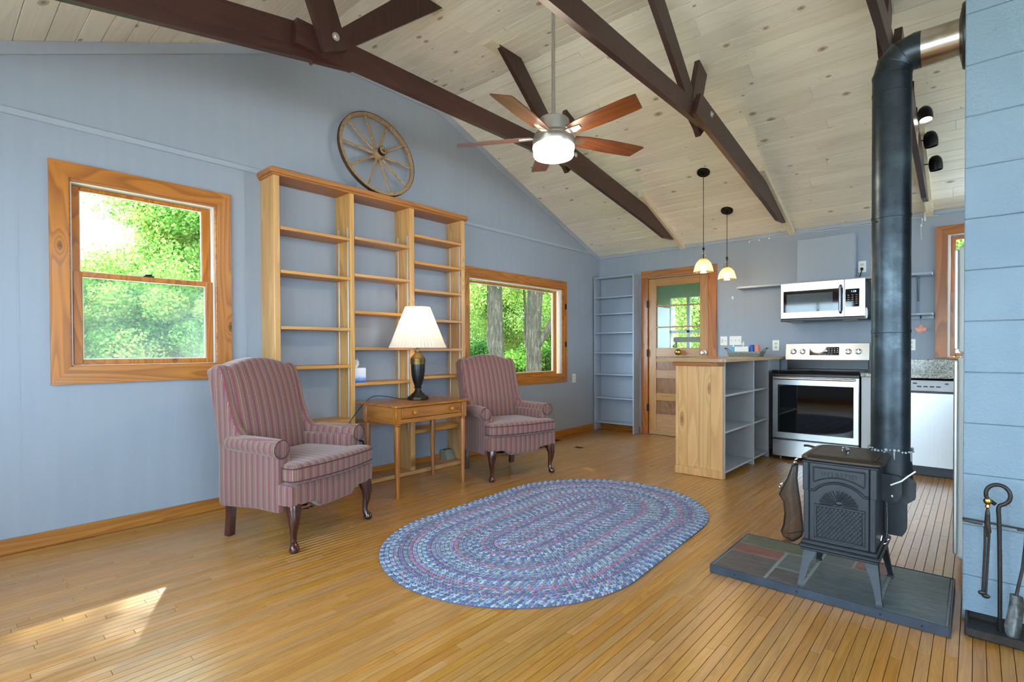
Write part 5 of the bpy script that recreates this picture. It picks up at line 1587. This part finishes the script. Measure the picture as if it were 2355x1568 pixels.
# adjustable elbow
zc, ER = 2.455, .085
def ell(a): return (PX + ER * (1 - math.cos(a)), PY, zc + ER * math.sin(a))
angs = [0, PI / 8, PI * 3 / 8, PI / 2]
cuts = [0.0, PI / 6, PI / 3, PI / 2]
for i in range(3):
    a0, a1 = cuts[i], cuts[i + 1]; N = 40; vs = []
    for a in (a0, a1):
        c = Vector((PX + .082, PY, zc)); 
        for k in range(N):
            th = 2 * PI * k / N
            # ring in the plane at angle a about the bend centre
            rad = .082 - PR * math.cos(th) * 1.0
            rad = max(rad, .003)
            vs.append((c.x - rad * math.cos(a), PY + PR * math.sin(th), c.z + rad * math.sin(a)))
    m = MB().add(vs, [(k, (k + 1) % N, N + (k + 1) % N, N + k) for k in range(N)], True)
    g_ = obj('elbow_gore', m, M['pipe'], t)
    if i:
        ring = [tuple(Vector(p)) for p in vs[:N]] + [vs[0]]
        obj('seam', MB().tube(ring, .0028, 5, caps=False), M['pipe'], g_)
hz = zc + .082; hx = PX + .082
m = MB().lathe([(PR + .001, hx), (PR + .001, hx + .03)], 40, (0, PY, hz), 'X', caps=False); obj('pipe_section', m, M['pipe'], t)
m = MB().lathe([(PR, hx + .03), (PR, -.038)], 44, (0, PY, hz), 'X', caps=False); ps = obj('pipe_section', m, M['pipebare'], t, label='bare heat tinted steel section entering the chimney')
m = MB().lathe([(PR + .001, -.062), (PR + .01, -.060), (PR + .055, -.052), (PR + .060, -.046), (PR + .060, -.0415)], 44, (0, PY, hz), 'X', caps=False); obj('wall_collar', m, plain('dark_collar_steel', '#4a4947', .4, metal=.8), t)

# ---- spark screen leaning behind the stove
t = thing('spark_screen', 'curved dark mesh spark screen standing at the left rear corner of the stove', 'screen', (-.82, 3.45, .01))
n = NT('fine_wire_mesh'); tc = n.coords((1, 1, 1))
wv = n.new('ShaderNodeTexWave', wave_type='BANDS', bands_direction='Z'); wv.inputs['Scale'].default_value = 120; n.link(tc, wv.inputs[0])
wv2 = n.new('ShaderNodeTexWave', wave_type='BANDS', bands_direction='X'); wv2.inputs['Scale'].default_value = 120; n.link(tc, wv2.inputs[0])
hole = n.math('MULTIPLY', n.math('GREATER_THAN', wv.outputs['Fac'], .35), n.math('GREATER_THAN', wv2.outputs['Fac'], .35))
tr = n.new('ShaderNodeBsdfTransparent'); mx = n.new('ShaderNodeMixShader'); n.set(col=rgb('#4a3f39'), metal=.5, rough=.5)
n.link(n.math('MULTIPLY', hole, .62), mx.inputs[0]); n.link(n.b.outputs[0], mx.inputs[1]); n.link(tr.outputs[0], mx.inputs[2]); n.link(mx.outputs[0], n.out.inputs[0]); MESHM = n.m
left = [(-0.82, 3.47, 0.456), (-0.848, 3.47, 0.368), (-0.877, 3.47, 0.305), (-0.894, 3.47, 0.265), (-0.869, 3.47, 0.227), (-0.862, 3.47, 0.154), (-0.869, 3.47, 0.084), (-0.883, 3.47, 0.041), (-0.869, 3.47, 0.01), (-0.833, 3.47, 0.005)]
right = [(-0.789, 3.44, 0.471), (-0.794, 3.44, 0.382), (-0.787, 3.44, 0.319), (-0.782, 3.44, 0.286), (-0.777, 3.44, 0.251), (-0.77, 3.44, 0.185), (-0.763, 3.44, 0.117), (-0.761, 3.44, 0.079), (-0.767, 3.44, 0.047), (-0.784, 3.44, 0.03)]
vs = []; C_ = 9
for l, r in zip(left, right):
    l, r = Vector(l), Vector(r)
    for j in range(C_):
        s = j / (C_ - 1); p = l.lerp(r, s); b = math.sin(PI * s); vs.append((p.x, p.y - .05 * b, p.z))
m = MB().add(vs, [(i * C_ + j, i * C_ + j + 1, (i + 1) * C_ + j + 1, (i + 1) * C_ + j) for i in range(len(left) - 1) for j in range(C_ - 1)], True)
obj('mesh_panel', m, MESHM, t, recalc=False)
edge = [vs[j] for j in range(C_)] + [vs[i * C_ + C_ - 1] for i in range(1, 10)] + [vs[9 * C_ + j] for j in range(C_ - 2, -1, -1)] + [vs[i * C_] for i in range(8, -1, -1)]
obj('rim', MB().tube(edge, .0055, 8, caps=False), M['iron'], t)
obj('mid_wire', MB().tube([vs[7 * C_ + j] for j in range(C_)], .0025, 6), M['iron'], t)
obj('hanger_bar', MB().tube([vs[4], vs[C_ - 1], (vs[C_ - 1][0] + .05, vs[C_ - 1][1], vs[C_ - 1][2] + .004)], .006, 8), M['iron'], t)
for q in (vs[2 * C_], vs[0 * C_ + 8]):
    q = Vector(q); m = MB().tube([q, q + Vector((-.012, -.02, .012)), q + Vector((-.004, -.03, .03)), q + Vector((.006, -.026, .034))], .004, 8).ball(q + Vector((-.010, -.018, .008)), .010).ball(q + Vector((.006, -.026, .036)), .006)
    obj('clip', m, M['chrome'], t)

# ================================================================== CHIMNEY OF PAINTED BLOCKS
t = thing('chimney', 'painted concrete block chimney at the right edge of the room', 'chimney', (.5, 3.2, 0))
cz = [0] + [.19 + .2145 * k for k in range(17)]
obj('core', MB().box(-.030, 1.20, 2.94, 3.42, 0, ZF - .01), M['block'], t)
for i in range(len(cz) - 1):
    z0, z1 = cz[i], min(cz[i + 1], 3.63)
    if z0 > 3.6: break
    xs = [-.040, .365, .77, 1.21] if i % 2 else [-.040, .25, .655, 1.06, 1.21]
    for k in range(len(xs) - 1):
        e = .0004
        j = rnd.uniform(-.0012, .0012)
        obj('concrete_block', MB().box(xs[k] + (e if k else 0), xs[k + 1] - e, 2.930 + j, 3.43 if k == 0 else 3.0, z0 + e, z1 - e, .0035), M['block'], t)

# ================================================================== REFRIGERATOR
t = thing('refrigerator', 'white refrigerator standing just behind the block chimney', 'refrigerator', (.3, 3.9, 0))
RP = plain('white_appliance_enamel', '#d9dcd9', .3, var=.02)
obj('body', MB().box(.0, .68, 3.50, 4.28, .03, 1.675, .006), RP, t)
for z0, z1 in ((1.122, 1.672), (.075, 1.108)):
    d_ = obj('refrigerator_door', MB().box(-.068, -.004, 3.502, 4.278, z0, z1, .012), RP, t)
    obj('door_gasket', MB().box(-.004, .0, 3.515, 4.265, z0 + .012, z1 - .012), M['cord'], d_)
    obj('handle', MB().box(-.086, -.068, 3.505, 3.545, z0 + .02, z1 - .02, .005), M['steelv'], d_)
m = MB().box(-.03, .0, 3.52, 4.26, .004, .07, .003); obj('toe_grille', m, M['blackmat'], t)
m = MB().box(.03, .07, 3.53, 3.57, .0, .03).box(.03, .07, 4.2, 4.24, 0, .03).box(.6, .64, 3.53, 3.57, 0, .03).box(.6, .64, 4.2, 4.24, 0, .03); obj('foot', m, M['blackmat'], t)

# ================================================================== FIRE TOOLS
t = thing('fire_tool_stand', 'black iron fire tool stand with a looped handle before the chimney', 'tool stand', (.12, 2.84, 0))
m = MB().box(-.022, .262, 2.752, 2.918, .012, .022, .002)
for a, b, c, d in ((-.030, .270, 2.742, 2.754), (-.030, .270, 2.916, 2.926), (-.030, -.020, 2.754, 2.916), (.260, .270, 2.754, 2.916)): m.box(a, b, c, d, .010, .045, .003)
for x in (-.01, .25):
    for y in (2.77, 2.9): m.lathe([(.01, 0), (.01, .013)], 8, (x, y, .0005))
obj('tray', m, M['iron'], t)
sx, sy = .072, 2.845
pts = [(sx + .004, sy, .02), (sx + .003, sy, .25), (sx, sy, .45), (sx - .002, sy, .515)]
pts += [(sx - .004 + .036 * math.sin(a) + .0, sy, .565 - .040 * math.cos(a)) for a in [math.radians(x_) for x_ in (30, 60, 90, 120, 150, 180, 210, 240, 270, 300)]]
pts += [(sx - .012, sy - .012, .528)]
obj('post', MB().tube(cat(pts, 3), .0075, 10), M['iron'], t)
m = MB().tube([(sx - .108, sy - .004, .452), (sx, sy - .002, .447), (sx + .108, sy - .004, .443)], .004, 8)
for s in (-1, 1):
    x = sx + s * .070
    m.tube([(x + s * .038, sy - .004, .450), (x + s * .036, sy - .026, .448), (x, sy - .030, .446), (x - s * .02, sy - .028, .445)], .0045, 8)
obj('cross_arm', m, M['iron'], t)
t = thing('fire_tongs', 'iron fire tongs with a brass ball hanging on the left of the tool stand', 'tongs', (.036, 2.815, .45))
m = MB().lathe([(.004, .513), (.008, .518), (.006, .528), (.012, .534), (.014, .543), (.010, .552), (.0001, .555)], 16, (.037, 2.812, 0)); obj('finial', m, M['brass'], t)
m = MB().tube([(.037, 2.812, .516), (.037, 2.812, .49)], [.004, .008], 8).tube([(.037, 2.812, .49), (.036, 2.812, .45), (.041, 2.812, .42), (.034, 2.812, .40)], [.008, .009, .008, .006], 8)
m.tube([(.030, 2.812, .44), (.030, 2.810, .36), (.024, 2.810, .18)], .0045, 8).tube([(.042, 2.814, .41), (.038, 2.814, .3), (.033, 2.814, .17)], .0045, 8)
m.ball((.022, 2.808, .172), .013, 12, 8, (1.0, .5, .7)).ball((.034, 2.806, .163), .013, 12, 8, (1.0, .5, .7))
obj('tong_arm', m, M['iron'], t)
t = thing('fire_shovel', 'iron fire shovel leaning at the right of the tool stand', 'shovel', (.13, 2.81, .2))
m = MB().tube([(.148, 2.812, .56), (.147, 2.812, .47), (.146, 2.812, .40), (.138, 2.81, .30), (.122, 2.805, .20), (.121, 2.803, .19)], .0055, 8); obj('handle', m, M['iron'], t)
vs = []
outl = [(.102, .196, .140, .192), (.101, .165, .143, .160), (.094, .12, .140, .118), (.086, .075, .136, .082), (.089, .05, .130, .046), (.104, .026, .120, .022)]
for (xl, zl, xr, zr) in outl:
    for j in range(5):
        s = j / 4; vs.append((xl + (xr - xl) * s, 2.800 - .03 * (.2 - (zl + (zr - zl) * s)) / .2 + .014 * math.sin(PI * s), zl + (zr - zl) * s))
vs2 = [(x, y + .002, z) for x, y, z in vs]
m = MB(); fq = [(i * 5 + j, i * 5 + j + 1, i * 5 + 6 + j, i * 5 + 5 + j) for i in range(5) for j in range(4)]
m.add(vs, fq, True); m.add(vs2, fq, True)
obj('scoop', m, plain('worn_scoop_iron', '#5b5d5c', .4, metal=.8, var=.4, vscale=50), t, recalc=False)

# ================================================================== CEILING FAN
FX, FY = -2.07, 2.76
t = thing('ceiling_fan', 'brushed nickel five blade ceiling fan with a lit drum light', 'fan', (FX, FY, 2.4))
n2 = M['nickel']
obj('downrod', MB().tube([(FX, FY, ZF - .002), (FX, FY, 2.63)], .0125, 14), n2, t)
obj('canopy', MB().lathe([(.065, ZF - .001), (.065, ZF - .045), (.05, ZF - .06), (.014, ZF - .065)], 28, (FX, FY, 0)), n2, t)
obj('motor', MB().lathe([(.014, 2.652), (.094, 2.648), (.102, 2.640), (.102, 2.560), (.110, 2.556), (.125, 2.548), (.128, 2.536), (.128, 2.526)], 40, (FX, FY, 0)), n2, t)
obj('ring', MB().lathe([(.134, 2.524), (.136, 2.520), (.136, 2.478), (.134, 2.474), (.120, 2.474)], 40, (FX, FY, 0), caps=False), n2, t)
obj('light_drum', MB().lathe([(.128, 2.474), (.136, 2.470), (.136, 2.456), (.131, 2.450), (.131, 2.415), (.125, 2.404), (.105, 2.398), (.0001, 2.395)], 40, (FX, FY, 0), caps=False), M['opal'], t, label='lit white glass drum')
BM = wood('walnut_fan_blade', '#6b3c22', '#4a2817', 'X', 24, 1.2, .3, coat=.1, rnd=3, vary=.03, bump=.02)
bl = MB(); W_ = [(.145, .050), (.24, .064), (.42, .070), (.60, .066), (.665, .060)]
up_ = [(x, w_) for x, w_ in W_] ; outline = [(x, -w_) for x, w_ in W_] + [(.682, .045)] + [(x, w_) for x, w_ in W_[::-1][1:]]
outline = [(.145, -.048), (.24, -.062), (.42, -.068), (.60, -.066), (.672, -.062), (.676, -.056), (.640, .060), (.60, .064), (.42, .066), (.24, .058), (.145, .044)]
bl.prism(outline, 'Z', -.003, .003)
bm_ = mesh('blade', bl, BM)
irm = mesh('blade_iron', MB().prism([(.10, -.020), (.155, -.026), (.235, -.018), (.228, .014), (.155, .026), (.10, .020)], 'Z', -.0075, -.0032), n2)
for k in range(5):
    a = math.radians(-7 + 72 * k)
    b_ = bpy.data.objects.new('blade', bm_); COL.objects.link(b_); b_.parent = t
    b_.location = (0, 0, 2.535 - 2.4); b_.rotation_euler = Euler((math.radians(-12), 0, a), 'XYZ')
    c_ = bpy.data.objects.new('blade_iron', irm); COL.objects.link(c_); c_.parent = b_
L = bpy.data.lights.new('fan_light', 'POINT'); L.energy = 22; L.color = (1, .84, .62); L.shadow_soft_size = .12
lo = bpy.data.objects.new('fan_light', L); COL.objects.link(lo); lo.location = (FX, FY, 2.30)

# ================================================================== PENDANTS
n = NT('crackled_amber_glass'); n.n.remove(n.b)
v = n.coords(); vo = n.new('ShaderNodeTexVoronoi', feature='DISTANCE_TO_EDGE'); vo.inputs['Scale'].default_value = 110; n.link(v, vo.inputs['Vector'])
ck = n.ramp(vo.outputs['Distance'], [(.0, 1.0), (.12, .25), (.3, .1)])
tr = n.new('ShaderNodeBsdfTransparent'); tr.inputs[0].default_value = (1, .86, .62, 1)
tl = n.new('ShaderNodeBsdfTranslucent'); tl.inputs[0].default_value = (1, .84, .60, 1); gl = n.new('ShaderNodeBsdfGlossy'); gl.inputs[0].default_value = (1, .9, .75, 1); gl.inputs[1].default_value = .12
m1 = n.new('ShaderNodeMixShader'); m1.inputs[0].default_value = .35; n.link(tl.outputs[0], m1.inputs[1]); n.link(gl.outputs[0], m1.inputs[2])
mx = n.new('ShaderNodeMixShader'); n.link(n.math('MULTIPLY_ADD', ck, .5, .13), mx.inputs[0]); n.link(tr.outputs[0], mx.inputs[1]); n.link(m1.outputs[0], mx.inputs[2]); n.link(mx.outputs[0], n.out.inputs[0]); AMB = n.m
CLR = pane('clear_glass_ball', (.94, .95, .93, 1), 2.6)
for (x, y, zt, zb, lab) in ((-2.095, 5.335, 2.951, 1.940, 'nearer pendant lamp with amber crackled glass dome over the island'), (-2.095, 6.011, 2.702, 1.932, 'farther pendant lamp with amber crackled glass dome toward the back wall')):
    t = thing('pendant_lamp', lab, 'lamp', (x, y, zb), 0, 'pendant lamps over the island')
    tiltm = Matrix.Translation((x, y, ceil_z(y))) @ Matrix.Rotation(math.atan2(-SL, 1), 4, 'X')
    obj('canopy', MB().lathe([(.064, .0), (.064, -.016), (.058, -.024), (.012, -.028), (.010, -.045)], 28, M=tiltm), M['black'], t)
    obj('cord', MB().tube([(x, y, ceil_z(y) - .03), (x, y, zb + .235)], .0035, 8), M['cord'], t)
    obj('cap', MB().lathe([(.006, .25), (.011, .246), (.012, .225), (.006, .22), (.006, .10), (.014, .098), (.016, .07), (.016, .05), (.0001, .05)], 14, (x, y, zb)), M['black'], t)
    obj('glass_ball', MB().ball((x, y, zb + .19), .034, 18, 12).lathe([(.020, .155), (.036, .15), (.040, .142), (.036, .134), (.02, .132)], 20, (x, y, zb), caps=False), CLR, t)
    obj('glass_dome', MB().lathe([(.022, .134), (.045, .122), (.068, .095), (.084, .06), (.094, .02), (.098, .0), (.0955, .0), (.0915, .02), (.0815, .058), (.066, .092), (.043, .119), (.022, .130)], 30, (x, y, zb), caps=False), AMB, t)
    obj('bulb', MB().lathe([(.012, .068), (.016, .06), (.026, .035), (.029, .018), (.024, .002), (.012, -.006), (.0001, -.008)][::1], 16, (x, y, zb + .016)), glow('pendant_bulb', (1, .80, .50, 1), 25), t)
    L = bpy.data.lights.new('pendant_light', 'POINT'); L.energy = 2.5; L.color = (1, .74, .44); L.shadow_soft_size = .03
    lo = bpy.data.objects.new('pendant_light', L); COL.objects.link(lo); lo.location = (x, y, zb - .03)

# ================================================================== SPOTLIGHTS ON THE RAFTER
t = thing('spotlight_rail', 'black spotlight rail with three bullet heads beyond the stovepipe', 'spotlight', (-.36, 5.4, 2.8))
bar = [(-.362, y, ceil_z(y) - .085) for y in (4.85, 5.98)]
m = MB().tube(bar, .011, 10)
for y in (4.9, 5.9): m.tube([(-.362, y, ceil_z(y) - .085), (-.362, y, ceil_z(y) - .002)], .009, 8)
obj('rail', m, M['black'], t)
for i, (x, y, z) in enumerate(((-.300, 5.093, 2.931), (-.282, 5.381, 2.822), (-.264, 5.684, 2.707))):
    on = i == 0
    d = Vector((.12, -.35, -1)).normalized() if on else Vector((.10, .06, -1)).normalized()
    RM = Matrix.Translation((x, y, z)) @ d.to_track_quat('Z', 'Y').to_matrix().to_4x4()
    m = MB().lathe([(.0001, -.062), (.022, -.058), (.036, -.044), (.045, -.020), (.048, .01), (.046, .045), (.043, .062), (.040, .062), (.042, .04)], 26, caps=False, M=RM); hd = obj('spot_head', m, M['black'], t)
    m = MB().lathe([(.0001, .048), (.040, .048)], 26, caps=False, M=RM); obj('lens', m, M['lens'] if on else plain('unlit_lens', '#6f6f6c', .3), hd, recalc=False, label='lit lens' if on else None)
    m = MB().tube([(-.362, y, ceil_z(y) - .085), (-.350, y, z + .004), (x - .044, y, z)], .005, 8).box(-.374, -.346, y - .02, y + .02, ceil_z(y) - .12, ceil_z(y) - .06, .003); obj('arm', m, M['black'], hd)
L = bpy.data.lights.new('spot_light', 'SPOT'); L.energy = 25; L.color = (1, .85, .65); L.spot_size = 1.2; L.spot_blend = .6; L.shadow_soft_size = .03
lo = bpy.data.objects.new('spot_light', L); COL.objects.link(lo); lo.location = (-.292, 5.070, 2.85); lo.rotation_euler = Vector((.12, -.35, -1)).to_track_quat('-Z', 'Y').to_euler()

# ================================================================== OUTDOORS
def gz(x, y):
    d = max(0, math.hypot(x + 4, y - 5) - 3); 
    return -.45 + .030 * d + .0016 * d * d if y > 7 or x > -8 else -.45 + .012 * d
vs = []; n_ = 25
for i in range(n_):
    for j in range(n_):
        x = -4.3 - 44 * i / (n_ - 1); y = -16 + 60 * j / (n_ - 1); f = max(0, min(1, (y - 5) / 8))
        d = max(0, math.hypot(x + 4, y - 5) - 3); z = -.45 + .012 * d + f * (.035 * d + .0012 * d * d)
        vs.append((x, y, z))
m = MB().add(vs, [(i * n_ + j, i * n_ + j + 1, (i + 1) * n_ + j + 1, (i + 1) * n_ + j) for i in range(n_ - 1) for j in range(n_ - 1)], True)
struct('ground', m, M['ground'], recalc=False)
m = MB().box(-4.3, 12, -14, YC - TH - .01, -.5, -.4).box(XD + TH + .01, 14, YC - TH, 14, -.5, -.4)
struct('ground_yard', m, M['bounce_ground'])  # unseen yard, laid pale to throw daylight into the room
m = MB().box(-4.3, 12, YB + 2, 30, -.5, -.4); struct('ground_rear', m, M['ground'])
RG = np.random.default_rng(5)


def leaves(clusters, per, size, sq=(1, 1, .8)):
    """leaf blades scattered in soft clumps; each leaf a folded rhombus with its own tone"""
    Vv = []; R_ = []
    for (c, r, tone) in clusters:
        p = RG.normal(size=(per, 3)); p /= np.linalg.norm(p, axis=1)[:, None] + 1e-9
        p *= (RG.random((per, 1)) ** .45) * r * np.array(sq); p += np.array(c)
        a = RG.normal(size=(per, 3)); a /= np.linalg.norm(a, axis=1)[:, None]
        b = np.cross(a, RG.normal(size=(per, 3))); b /= np.linalg.norm(b, axis=1)[:, None] + 1e-9
        s = size * (.6 + .8 * RG.random((per, 1)))
        Vv.append(np.stack([p - a * s * .5, p + b * s * .36, p + a * s * .5, p - b * s * .36], 1).reshape(-1, 3))
        R_.append(np.repeat(np.clip(tone + RG.normal(size=per) * .22, 0, 1), 4))
    V = np.concatenate(Vv); F_ = np.arange(len(V)).reshape(-1, 4)
    return V, F_, np.concatenate(R_)


def crown(n, rx, rz, z0, seed, per=170, size=.16):
    r_ = random.Random(seed); cl = []
    for i in range(n):
        while True:
            p = (r_.uniform(-1, 1), r_.uniform(-1, 1), r_.uniform(-1, 1))
            if sum(a * a for a in p) < 1: break
        cl.append(((p[0] * rx, p[1] * rx, z0 + p[2] * rz), r_.uniform(.45, .8) * rx * .42, r_.uniform(.2, .75)))
    return leaves(cl, per, size)


def tree_mesh(nm, *a, mat='leaf', **k):
    V, F_, R_ = crown(*a, **k); return fast_mesh(nm, V, F_, M[mat], rnd_=R_, smooth=False)


def trunk_mb(h, r, seed, branches=5):
    r_ = random.Random(seed); pts = [(0, 0, -.5)]; rs = [r * 1.3]
    for i in range(1, 9):
        pts.append((r_.uniform(-.05, .05) * i * .5, r_.uniform(-.05, .05) * i * .5, h * i / 8)); rs.append(r * (1 - .75 * i / 8) * r_.uniform(.92, 1.08))
    m = MB().tube(pts, rs, 12)
    for k in range(branches):
        i = 3 + k % 5; a = r_.uniform(0, 2 * PI); l = h * r_.uniform(.15, .3); p = Vector(pts[i])
        m.tube([p, p + Vector((math.cos(a) * l * .5, math.sin(a) * l * .5, l * .35)), p + Vector((math.cos(a) * l, math.sin(a) * l, l * .9))], [rs[i] * .5, rs[i] * .35, rs[i] * .12], 7)
    return m


fol = {'big': tree_mesh('foliage', 60, 2.5, 2.6, 4.6, 1, per=1500, size=.07), 'low': tree_mesh('foliage', 48, 2.0, 1.5, 1.9, 2, per=1500, size=.06), 'forest': tree_mesh('foliage', 46, 3.4, 3.8, 5.2, 3, per=2200, size=.06, mat='leaf'), 'shrub': tree_mesh('foliage', 20, 1.0, .65, .6, 4, per=700, size=.055, mat='leafdark')}
tk = {k: mesh('trunk', trunk_mb(h, r, s, b), M['bark']) for k, (h, r, s, b) in {'big': (6.0, .16, 1, 7), 'low': (2.8, .09, 2, 5), 'forest': (8.5, .16, 3, 8), 'shrub': (.9, .03, 4, 4)}.items()}


def tree(kind, x, y, s, rz, lab, cat='tree', grp='trees beyond the windows', dz=0):
    d = max(0, math.hypot(x + 4, y - 5) - 3); f = max(0, min(1, (y - 5) / 8)); z = -.45 + .012 * d + f * (.035 * d + .0012 * d * d)
    t = thing('leafy_tree' if cat == 'tree' else 'green_shrub', lab, cat, (x, y, z + dz), rz, grp); t.scale = (s, s, s)
    o = bpy.data.objects.new('foliage', fol[kind]); COL.objects.link(o); o.parent = t; o['kind'] = 'stuff'
    o = bpy.data.objects.new('trunk', tk[kind]); COL.objects.link(o); o.parent = t
    return t


tl_ = 'green maple crown outside, seen through the double-hung window '
tree('big', -14.0, 5.25, 1.0, .3, tl_ + 'right of the sky gap')
tree('low', -13.2, 2.6, 1.0, 1.2, tl_ + 'low at its left')
tree('low', -12.2, 3.7, .95, 2.0, tl_ + 'filling its lower sash')
tree('low', -15.5, 1.6, 1.15, 2.6, tl_ + 'farthest left behind')
tree('big', -17.0, 6.3, 1.05, 4.0, tl_ + 'tallest at its right edge')
tree('low', -17.5, 3.4, 1.25, .8, tl_ + 'behind the nearer ones')
t = thing('leafy_tree', 'tall unseen maple outside, added to shade the sun patch on the floor', 'tree', (-11.5, 4.3, -.35), 0, 'trees beyond the windows')
m = trunk_mb(9.5, .15, 8, 6); m.v = [(p[0], p[1] - .012 * max(0, p[2] - 2) ** 2, p[2]) for p in m.v]; obj('trunk', m, M['bark'], t, local=True)
o = bpy.data.objects.new('foliage', fol['big']); COL.objects.link(o); o.parent = t; o['kind'] = 'stuff'; o.scale = (.8, .8, .8); o.location = (0, -1.25, 6.08)  # added tree's crown, placed out of view to mask most of the sun patch
fl_ = 'bright green woodland tree behind the two trunks '
for i, (x, y, s, rz, lab) in enumerate(((-14.5, 13.2, 1.0, 0, 'at the left of the wide window'), (-12.5, 15.8, 1.05, 1, 'in the middle of the wide window'), (-10.8, 17.5, 1.0, 2, 'at the right of the wide window'), (-17.5, 18, 1.3, 3, 'deep in the woods on the left'), (-14, 21.5, 1.4, 4, 'deep in the woods in the middle'), (-10, 22, 1.3, 5, 'deep in the woods on the right'), (-21, 24, 1.6, 1.5, 'farthest back in the woods'))):
    tree('forest', x, y, s, rz, fl_ + lab, dz=-1.6)
for i, (x, y, s, lab) in enumerate(((-8.4, 8.6, .9, 'first from the left below the wide window'), (-8.0, 9.6, .8, 'second from the left below the wide window'), (-7.5, 10.3, .85, 'at the foot of the left trunk'), (-7.0, 10.9, .8, 'at the foot of the right trunk'), (-10.5, 11.5, 1.4, 'behind the left trunk'), (-9.2, 13, 1.4, 'behind the right trunk'), (-7.4, 12.6, 1.2, 'at the right edge of the wide window'), (-12.2, 10.8, 1.4, 'at the far left of the wide window'), (-6.6, 9.4, .55, 'nearest the wide window glass'))):
    tree('shrub', x, y, s, i * .9, 'dark green undergrowth shrub ' + lab, 'shrub', 'undergrowth outside')
for (x, y, s, rz, lab) in ((-4.2, 14.5, 1.0, 1.1, 'green tree seen through the mudroom window behind the oak door'), (.6, 13.0, 1.0, 2.2, 'green tree seen past the kitchen window by the refrigerator'), (-1.5, 16, 1.2, .5, 'green tree far behind the kitchen')):
    tree('forest', x, y, s, rz, lab, dz=-1.2)


def big_trunk(x, y, w, lean, lab, seed, fork):
    d = max(0, math.hypot(x + 4, y - 5) - 3); f = max(0, min(1, (y - 5) / 8)); z = -.45 + .012 * d + f * (.035 * d + .0012 * d * d)
    from mathutils import noise as mn
    r_ = random.Random(seed); N = 64; K = 90; vs = []; wob = [r_.uniform(0, 6.28) for _ in range(4)]
    for i in range(K):
        h = -.4 + 5.2 * i / (K - 1)
        cx_ = lean * h * .06 + .05 * math.sin(h * 1.1 + wob[0]); cy_ = .04 * math.sin(h * .9 + wob[1])
        r0 = w * (1.32 - .40 * ss(-.4, 1.2, h) - .025 * h) * (1 + .05 * math.sin(2.1 * h + wob[2]))
        for k in range(N):
            a = 2 * PI * k / N
            f = mn.noise(Vector((math.cos(a) * 6.5, math.sin(a) * 6.5, h * 1.5 + seed))) + .6 * mn.noise(Vector((math.cos(a) * 14, math.sin(a) * 14, h * 5 + seed)))
            bl_ = .30 * math.exp(-((h - 1.75) / .28) ** 2) * max(0, math.cos(a - 3.9)) ** 3 if not fork else 0
            r1 = r0 * (1 + .085 * f + bl_)
            vs.append((cx_ + r1 * math.cos(a), cy_ + r1 * math.sin(a), h))
    m = MB().add(vs, [(i * N + k, i * N + (k + 1) % N, (i + 1) * N + (k + 1) % N, (i + 1) * N + k) for i in range(K - 1) for k in range(N)], True)
    t = thing('tree_trunk', lab, 'tree', (x, y, z))
    obj('trunk', m, M['bark'], t, local=True, ang=180)
    if fork:
        m = MB().tube([(.08, 0, 1.65), (.26, .1, 1.95), (.42, .15, 2.3), (.50, .2, 2.8), (.75, .3, 4.2)], [w * .45, w * .38, w * .32, w * .26, w * .16], 12); obj('limb', m, M['bark'], t, local=True)
        m = MB().tube([(-.1, .05, 1.3), (-.35, .2, 1.5), (-.52, .3, 1.9), (-.50, .3, 2.4), (-.62, .35, 3.2)], [w * .3, w * .24, w * .2, w * .17, w * .1], 10); obj('limb', m, M['bark'], t, local=True)
    o = bpy.data.objects.new('foliage', fol['forest']); COL.objects.link(o); o.parent = t; o['kind'] = 'stuff'; o.location = (0, 0, 1.4); o.rotation_euler = (0, 0, seed)
    return t


big_trunk(-7.45, 8.05, .175, -.5, 'thick grey tree trunk left in the wide window', 3, False)
big_trunk(-7.0, 8.65, .185, .4, 'thick forked grey tree trunk right in the wide window', 9, True)
